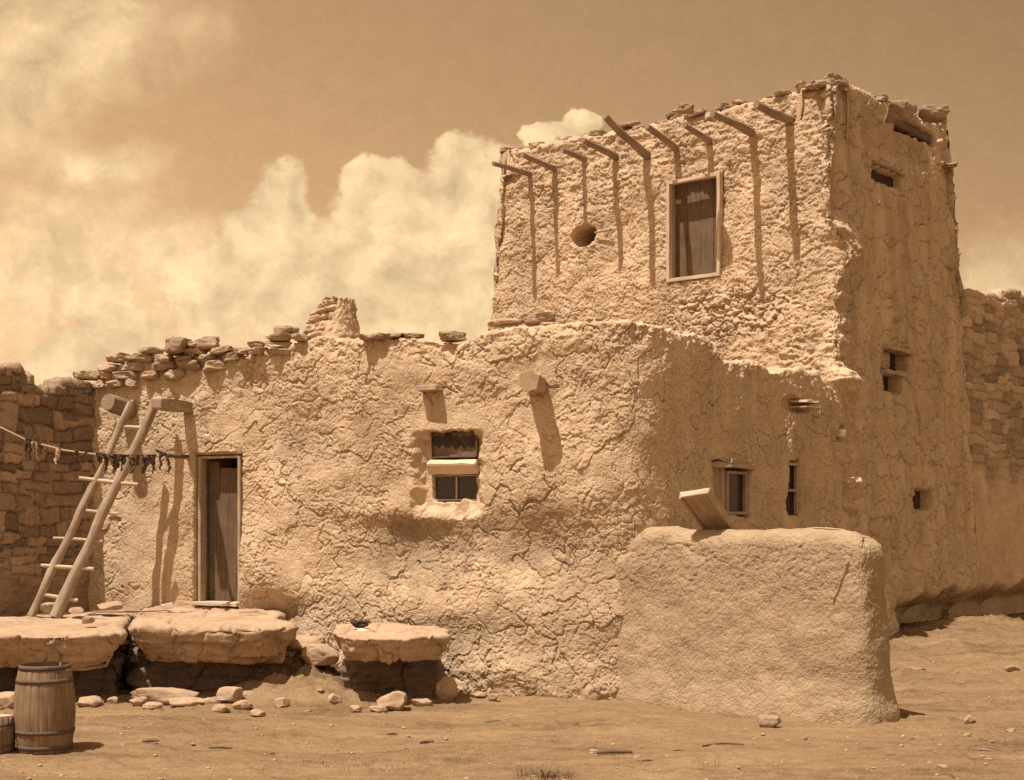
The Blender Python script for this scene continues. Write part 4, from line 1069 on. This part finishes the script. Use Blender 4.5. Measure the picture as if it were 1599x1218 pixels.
# ================================================================== barrel and tub
bg = on_ground(57, 1179); bgx = np.array([bg[0], bg[1] + 0.22, bg[2]])
bar = empty('barrel', bgx, 'dark wooden stave barrel with iron hoops standing on the yard', 'barrel')
BH, R0, R1 = 0.735, 0.222, 0.262
n_a, n_z = 176, 40
a = np.arange(n_a) / n_a * 2 * math.pi
zz = np.linspace(0, BH, n_z)
rad = lambda z: R0 + (R1 - R0) * (1 - ((z / BH - 0.5) * 2) ** 2)
stv = (a / (2 * math.pi) * 22) % 1.0
groove = 0.006 * np.exp(-((np.minimum(stv, 1 - stv)) / 0.07) ** 2)
sid = _h(np.floor(a / (2 * math.pi) * 22), np.floor(a * 0), 5)
G = np.array([np.stack([(rad(z) - groove + 0.004 * (sid - .5)) * np.cos(a), (rad(z) - groove + 0.004 * (sid - .5)) * np.sin(a), np.full(n_a, z)], -1) for z in zz])
inner = np.array([np.stack([(rad(z) - 0.028) * np.cos(a), (rad(z) - 0.028) * np.sin(a), np.full(n_a, z)], -1) for z in (BH, BH - 0.05, BH - 0.2)])
bot = np.zeros((1, n_a, 3)); G = np.concatenate([bot, G, inner])
uv = np.stack([np.broadcast_to(a * R1 + sid * 3, G.shape[:2]), G[..., 2]], -1).reshape(-1, 2)
obj('stave_body', new_mesh('stave_body', G.reshape(-1, 3), grid_faces(len(G), n_a, True), uv), M['wood_barrel'], bar, (0, 0, 0))
for z0, hw in ((0.03, .04), (0.17, .034), (0.62, .036), (0.735, .04)):
    rr = []
    for q, off in ((0, 0), (0, .006), (1, .006), (1, 0)):
        z = z0 + hw * q; rr.append(np.stack([(rad(z) + off) * np.cos(a), (rad(z) + off) * np.sin(a), np.full(n_a, z)], -1))
    G = np.array(rr); uv = np.stack([np.broadcast_to(a * .3, G.shape[:2]), G[..., 2]], -1).reshape(-1, 2)
    obj('hoop', new_mesh('hoop', G.reshape(-1, 3), grid_faces(4, n_a, True), uv, True), M['iron'], bar, (0, 0, 0))
ring = np.stack([(R0 - 0.024) * np.cos(a), (R0 - 0.024) * np.sin(a), np.full(n_a, BH - 0.045)], -1)
obj('lid', new_mesh('lid', np.vstack([ring, [[0, 0, BH - 0.04]]]), [[k_, (k_ + 1) % n_a, n_a] for k_ in range(n_a)], np.vstack([ring[:, :2], [[0, 0]]])), M['wood_pale'], bar, (0, 0, 0))
obj('spigot_peg', tube_mesh('spigot_peg', [(R0 * .85 * math.cos(-.5), R0 * .85 * math.sin(-.5), BH - 0.05), (R0 * .87 * math.cos(-.5), R0 * .87 * math.sin(-.5), BH + 0.06)], [0.014, 0.011], 8, 0, 2, 6), M['wood'], bar, (0, 0, 0))
tg = on_ground(-18, 1180)
tub = empty('tub', (tg[0], tg[1] + 0.15, tg[2]), 'small wooden tub at the left edge beside the barrel', 'tub')
TH_ = 0.34
rows = [np.zeros((n_a, 3))]
for z, r in ((0, .165), (TH_ * .5, .178), (TH_, .190), (TH_, .170), (TH_ - .16, .16)): rows.append(np.stack([(r - groove) * np.cos(a), (r - groove) * np.sin(a), np.full(n_a, z)], -1))
G = np.array(rows); uv = np.stack([np.broadcast_to(a * .2 + sid * 3, G.shape[:2]), G[..., 2]], -1).reshape(-1, 2)
obj('stave_body', new_mesh('stave_body', G.reshape(-1, 3), grid_faces(len(G), n_a, True), uv), M['wood_barrel'], tub, (0, 0, 0))
ring = np.stack([.172 * np.cos(a), .172 * np.sin(a), np.full(n_a, TH_ - .02)], -1)
obj('contents', new_mesh('contents', np.vstack([ring, [[0, 0, TH_ - .02]]]), [[k_, (k_ + 1) % n_a, n_a] for k_ in range(n_a)], np.vstack([ring[:, :2], [[0, 0]]])), M['wood_pale'], tub, (0, 0, 0))
for z0, r in ((.06, .1685), (.25, .186)):
    G = np.array([np.stack([(r + o_) * np.cos(a), (r + o_) * np.sin(a), np.full(n_a, z0 + q * .025)], -1) for q, o_ in ((0, 0), (0, .006), (1, .007), (1, 0))])
    obj('hoop', new_mesh('hoop', G.reshape(-1, 3), grid_faces(4, n_a, True), np.stack([np.broadcast_to(a * .3, G.shape[:2]), G[..., 2]], -1).reshape(-1, 2)), M['iron'], tub, (0, 0, 0))

# ================================================================== board chute leaning behind the mud wall
b0, b1 = at(1150, 862, 16.0), at(1085, 772, 15.22)
ch = empty('wooden_chute', b0, 'tilted wooden board trough rising from behind the mud wall', 'trough')
dv_ = (b1 - b0) / np.linalg.norm(b1 - b0)
sv = np.array([0.86, -0.36, 0.0]); sv = sv - dv_ * (sv @ dv_); sv /= np.linalg.norm(sv)
uv_ = np.cross(sv, dv_); mid = (b0 + b1) / 2; ln = np.linalg.norm(b1 - b0)
obj('board', boxes_mesh('board', [(mid, (sv, dv_, uv_), (0.30, ln, 0.03))], 0.004, 0.003, 2), M['wood'], ch)
for s_ in (-1, 1): obj('side_board', boxes_mesh('side_board', [(mid + sv * 0.165 * s_, (sv, dv_, uv_), (0.03, ln + 0.04, 0.09))], 0.004, 0.003, 3), M['wood'], ch)
obj('end_board', boxes_mesh('end_board', [(b1 + dv_ * 0.02 , (sv, np.array([0, -1.0, .15]), Zv), (0.33, 0.10, 0.055))], 0.006, 0.004, 4), M['white'], ch)

# ================================================================== small litter
# dark cloth on the slab
me = rock_mesh('rag', (0.22, 0.18, 0.10), 41, 5, 3, 0.22, 2.0); o = obj('rag', me, M['cloth_dark'], None, at(562, 981, 16.15)); tag(o, 'dark crumpled rag lying on the bench-like slab', 'rag')
me = rock_mesh('stone', (0.13, 0.08, 0.05), 42, 3); o = obj('stone', me, M['white'], None, at(566, 988, 15.95)); tag(o, 'tiny pale stone in front of the dark rag on the slab', 'stone')
def stick(px, py, ln, ang, r, label, mat='wood_dark', Y=None, lift=0.0):
    g = on_ground(px, py) if Y is None else at(px, py, Y)
    c_, s_ = math.cos(ang) * ln / 2, math.sin(ang) * ln / 2
    o = obj('stick', tube_mesh('stick', [(-c_, -s_, 0), (random.Random(int(px)).uniform(-.2, .2) * ln * 0.5, random.Random(int(py)).uniform(-.3, .3) * ln * 0.5, 0.003 + lift), (c_, s_, 0.0)], [r * .7, r, r * .6], 7, 0.03, int(px), 14, 0.15), M[mat], None, g + np.array([0, 0, r]))
    return tag(o, label, 'stick')
stick(960, 1178, 0.32, 0.15, .018, 'dark stick on the ground in the centre foreground'); stick(1010, 1187, 0.16, 0.3, .012, 'short thin stick right of the dark one in the foreground')
stick(236, 1160, 0.16, -0.3, .014, 'short dark stick on the ground right of the barrel'); stick(345, 1173, 0.22, .1, .012, 'short dark twig on the ground below the split ledge')
stick(195, 956, 0.75, 0.25, .018, 'long thin stick lying on the ledge left of the door', 'wood', 17.4); stick(230, 955, 0.55, 0.1, .014, 'thinner stick lying across the long one on the ledge', 'wood', 17.3); stick(268, 962, .3, -.2, .01, 'small twig on the ledge right of the white block', 'wood', 17.2)
stick(612, 1149, 0.10, .5, .012, 'tiny dark twig on the ground below the slab'); stick(666, 1161, 0.13, 0, .016, 'tiny dark chip of wood below the slab')
stick(1130, 1165, .4, .2, .01, 'thin twig on the ground before the mud wall'); stick(1290, 826, .28, .1, .012, 'thin stick lying on top of the mud wall', 'wood_pale', 13.95)
rnd = random.Random(91)
for q, (px, py) in enumerate([(222, 1128), (425, 1178), (770, 1128), (1060, 1172), (1345, 1163), (1470, 1085), (1535, 1175)]):
    stick(px, py, rnd.uniform(.06, .2), rnd.uniform(-1.2, 1.2), rnd.uniform(.005, .010), 'thin dark twig among the litter strewn over the yard', 'wood_mid')['group'] = 'twigs strewn over the yard'
# dry grass tufts
def tuft(px, py, n, h, spread, label, seed):
    g = on_ground(px, py); rng = np.random.RandomState(seed); V, Fs = [], []
    for q in range(n):
        an = rng.uniform(0, 2 * math.pi); r0 = spread * rng.rand() * 0.5
        bx_, by_ = math.cos(an) * r0 * 1.6, math.sin(an) * r0
        lean = rng.uniform(0.2, 1.1); hh = h * rng.uniform(.5, 1.1); w = 0.0035
        az = an + rng.uniform(-.6, .6); b_ = len(V); sx, sy = -math.sin(az) * w, math.cos(az) * w
        for t in (0, .4, .75, 1.0):
            x = bx_ + math.cos(az) * lean * hh * t ** 1.7; y = by_ + math.sin(az) * lean * hh * t ** 1.7; z = hh * (t - .25 * lean * t * t)
            k_ = 1 - t * .85
            V += [(x - sx * k_, y - sy * k_, z), (x + sx * k_, y + sy * k_, z)]
        for t in range(3): Fs.append([b_ + 2 * t, b_ + 2 * t + 1, b_ + 2 * t + 3, b_ + 2 * t + 2])
    o = obj('grass_tuft', new_mesh('grass_tuft', np.array(V), Fs), M['grass'], None, g - np.array([0, 0, .005])); return tag(o, label, 'grass')
tuft(850, 1214, 150, .15, .30, 'dry grass tuft at the bottom centre edge', 1); tuft(575, 1196, 70, .05, .5, 'low flattened dry grass patch in the foreground left of centre', 2)['kind'] = 'stuff'
tuft(1090, 1190, 50, .04, .4, 'low sparse grass patch in the foreground right of centre', 3)['kind'] = 'stuff'; tuft(485, 1186, 60, .05, .4, 'low dry grass patch below the split ledge', 4)['kind'] = 'stuff'

# ================================================================== sky, sun, camera
world = bpy.data.worlds.new('World'); scene.world = world; world.use_nodes = True
nt = world.node_tree; bg_ = nt.nodes['Background']
sun_dir = -SUN_L
sky = node(nt, 'ShaderNodeTexSky', sky_type='NISHITA', sun_disc=False, sun_elevation=math.asin(sun_dir.z), sun_rotation=math.atan2(sun_dir.x, sun_dir.y), air_density=1.0, dust_density=1.5, ozone_density=1.0)
bw = nt.nodes.new('ShaderNodeRGBToBW'); nt.links.new(sky.outputs[0], bw.inputs[0])
tc = node(nt, 'ShaderNodeTexCoord'); sp_ = nt.nodes.new('ShaderNodeSeparateXYZ'); nt.links.new(tc.outputs['Generated'], sp_.inputs[0])
yy = math_(nt, 'MAXIMUM', sp_.outputs[1], 0.05)
u = math_(nt, 'DIVIDE', sp_.outputs[0], yy); v = math_(nt, 'DIVIDE', sp_.outputs[2], yy)
cmb = nt.nodes.new('ShaderNodeCombineXYZ'); nt.links.new(u, cmb.inputs[0]); nt.links.new(v, cmb.inputs[1])
wn = node(nt, 'ShaderNodeTexNoise', ins={'Scale': 14, 'Detail': 6, 'Roughness': 0.6}); nt.links.new(cmb.outputs[0], wn.inputs['Vector'])
wadd = node(nt, 'ShaderNodeVectorMath', operation='MULTIPLY_ADD'); nt.links.new(wn.outputs['Color'], wadd.inputs[0]); wadd.inputs[1].default_value = (0.055, 0.055, 0)
wsub = node(nt, 'ShaderNodeVectorMath', operation='SUBTRACT'); nt.links.new(cmb.outputs[0], wsub.inputs[0]); wsub.inputs[1].default_value = (0.0275, 0.0275, 0)
nt.links.new(wsub.outputs[0], wadd.inputs[2])
wp = wadd.outputs[0]
def blob_field(blobs):
    acc = None
    for px, py, rx, ry in blobs:
        mp = node(nt, 'ShaderNodeMapping', vector_type='POINT')
        cxu, cyv = (px - CX) / F, (HY - py) / F
        sx, sy = F / rx, F / ry
        mp.inputs['Scale'].default_value = (sx, sy, 0); mp.inputs['Location'].default_value = (-cxu * sx, -cyv * sy, 0)
        nt.links.new(wp, mp.inputs['Vector'])
        ln_ = node(nt, 'ShaderNodeVectorMath', operation='LENGTH'); nt.links.new(mp.outputs[0], ln_.inputs[0])
        f = math_(nt, 'SUBTRACT', 1.0, ln_.outputs['Value'])
        if acc is None: acc = f
        else:
            mx = nt.nodes.new('ShaderNodeMath'); mx.operation = 'SMOOTH_MAX'; mx.inputs[2].default_value = 0.25
            nt.links.new(acc, mx.inputs[0]); nt.links.new(f, mx.inputs[1]); acc = mx.outputs[0]
    return acc
hard = blob_field([(442, 305, 52, 56), (425, 380, 85, 80), (500, 440, 150, 110), (575, 285, 42, 50), (620, 280, 42, 46), (600, 360, 95, 90), (715, 262, 58, 54), (690, 350, 100, 100), (760, 330, 90, 110), (640, 480, 220, 130), (780, 470, 160, 150),
                   (340, 450, 100, 80), (908, 198, 32, 26), (838, 224, 26, 18), (870, 215, 30, 18), (150, 470, 60, 40), (180, 560, 140, 80)])
soft = blob_field([(150, 250, 130, 50), (20, 100, 150, 200), (240, 400, 200, 70), (80, 420, 260, 190), (300, 560, 420, 160), (1000, 560, 700, 230), (1560, 480, 260, 120), (120, 60, 220, 120)])
cn = noise_n(nt, cmb.outputs[0], 9, 8, 0.62, 0.2); cn2 = noise_n(nt, cmb.outputs[0], 30, 6, 0.65)
fh = math_(nt, 'ADD', hard, math_(nt, 'ADD', math_(nt, 'MULTIPLY', math_(nt, 'SUBTRACT', cn2, 0.5), 0.9), math_(nt, 'MULTIPLY', math_(nt, 'SUBTRACT', cn, 0.5), 0.45)))
mh = node(nt, 'ShaderNodeMapRange', interpolation_type='SMOOTHSTEP', ins={'From Min': -0.06, 'From Max': 0.22}); nt.links.new(fh, mh.inputs['Value'])
fs = math_(nt, 'ADD', soft, math_(nt, 'MULTIPLY', math_(nt, 'SUBTRACT', cn, 0.5), 1.3))
ms = node(nt, 'ShaderNodeMapRange', interpolation_type='SMOOTHSTEP', ins={'From Min': -0.25, 'From Max': 0.9}); nt.links.new(fs, ms.inputs['Value'])
front = node(nt, 'ShaderNodeMapRange', ins={'From Min': 0.03, 'From Max': 0.12}); nt.links.new(sp_.outputs[1], front.inputs['Value'])
shade = node(nt, 'ShaderNodeMapRange', ins={'From Min': 0.34, 'From Max': 0.62, 'To Min': 0.74, 'To Max': 1.05}); nt.links.new(math_(nt, 'ADD', math_(nt, 'MULTIPLY', cn, 0.65), math_(nt, 'MULTIPLY', cn2, 0.35)), shade.inputs['Value'])
SKY_TINT, CLOUD = (1.42, 0.84, 0.415), (6.9, 4.95, 2.75)
skyc = node(nt, 'ShaderNodeVectorMath', operation='SCALE'); skyc.inputs[0].default_value = SKY_TINT; grad = node(nt, 'ShaderNodeMapRange', ins={'From Min': -0.35, 'From Max': 0.36, 'To Min': 1.18, 'To Max': 0.76}); nt.links.new(u, grad.inputs['Value'])
nt.links.new(math_(nt, 'MULTIPLY', bw.outputs[0], grad.outputs[0]), skyc.inputs['Scale'])
off = node(nt, 'ShaderNodeVectorMath', operation='ADD'); nt.links.new(wp, off.inputs[0]); off.inputs[1].default_value = (0.010, -0.014, 0)
dif = math_(nt, 'SUBTRACT', noise_n(nt, wp, 20, 5, 0.55), noise_n(nt, off.outputs[0], 20, 5, 0.55))
shd = math_(nt, 'MULTIPLY', shade.outputs[0], math_(nt, 'MULTIPLY_ADD', dif, -1.35, 1.03))
cl = node(nt, 'ShaderNodeVectorMath', operation='SCALE'); cl.inputs[0].default_value = CLOUD; nt.links.new(shd, cl.inputs['Scale'])
am = math_(nt, 'MAXIMUM', mh.outputs[0], math_(nt, 'MULTIPLY', ms.outputs[0], 0.84)); am = math_(nt, 'MULTIPLY', am, math_(nt, 'MULTIPLY', front.outputs[0], 0.93))
# the half of the sky behind the photographer: unseen pale cloud added to brighten the shade
bk = node(nt, 'ShaderNodeMapRange', ins={'From Min': 0.05, 'From Max': -0.35, 'To Min': 0.0, 'To Max': 1.0}); nt.links.new(sp_.outputs[1], bk.inputs['Value'])
bn = node(nt, 'ShaderNodeMapRange', ins={'From Min': 0.38, 'From Max': 0.6, 'To Min': 0.25, 'To Max': 1.0}); nt.links.new(noise_n(nt, tc.outputs['Generated'], 2.5, 6, 0.6), bn.inputs['Value'])
front_sky = mixc(nt, am, skyc.outputs[0], cl.outputs[0])
whole = mixc(nt, math_(nt, 'MULTIPLY', bk.outputs[0], bn.outputs[0]), front_sky, (4.9, 4.1, 2.9))
fin = node(nt, 'ShaderNodeVectorMath', operation='SCALE'); nt.links.new(whole, fin.inputs[0])
mot = node(nt, 'ShaderNodeMapRange', ins={'From Min': 0.25, 'From Max': 0.75, 'To Min': 0.90, 'To Max': 1.10}); nt.links.new(math_(nt, 'ADD', math_(nt, 'MULTIPLY', noise_n(nt, cmb.outputs[0], 55, 5, 0.75), 0.6), math_(nt, 'MULTIPLY', noise_n(nt, cmb.outputs[0], 260, 3, 0.7), 0.4)), mot.inputs['Value'])
nt.links.new(mot.outputs[0], fin.inputs['Scale']); nt.links.new(fin.outputs[0], bg_.inputs['Color'])
bg_.inputs['Strength'].default_value = 0.1

sl = bpy.data.lights.new('sun', 'SUN'); sl.energy = 4.4; sl.angle = math.radians(0.5); sl.color = (1.0, 0.93, 0.82)
so = bpy.data.objects.new('sun', sl); C.objects.link(so); so.rotation_euler = SUN_L.to_track_quat('-Z', 'Y').to_euler(); so.location = (-6, -4, 18)

cam = bpy.data.cameras.new('camera'); cam.sensor_width = 36; cam.sensor_fit = 'HORIZONTAL'; cam.lens = F / 1599 * 36
cam.shift_y = (HY - 609) / 1599; cam.shift_x = (799.5 - CX) / 1599; cam.clip_start = 0.1; cam.clip_end = 2000
co = bpy.data.objects.new('camera', cam); C.objects.link(co); co.location = (0, 0, CAMZ); co.rotation_euler = (math.radians(90), 0, 0)
scene.camera = co
scene.view_settings.view_transform = 'Standard'; scene.view_settings.look = 'None'; scene.view_settings.exposure = 0.53; scene.view_settings.gamma = 1.0
scene.cycles.use_denoising = False
scene.cycles.max_bounces = 6; scene.cycles.diffuse_bounces = 4
for o in list(bpy.data.objects):
    if '_w' in o: del o['_w']
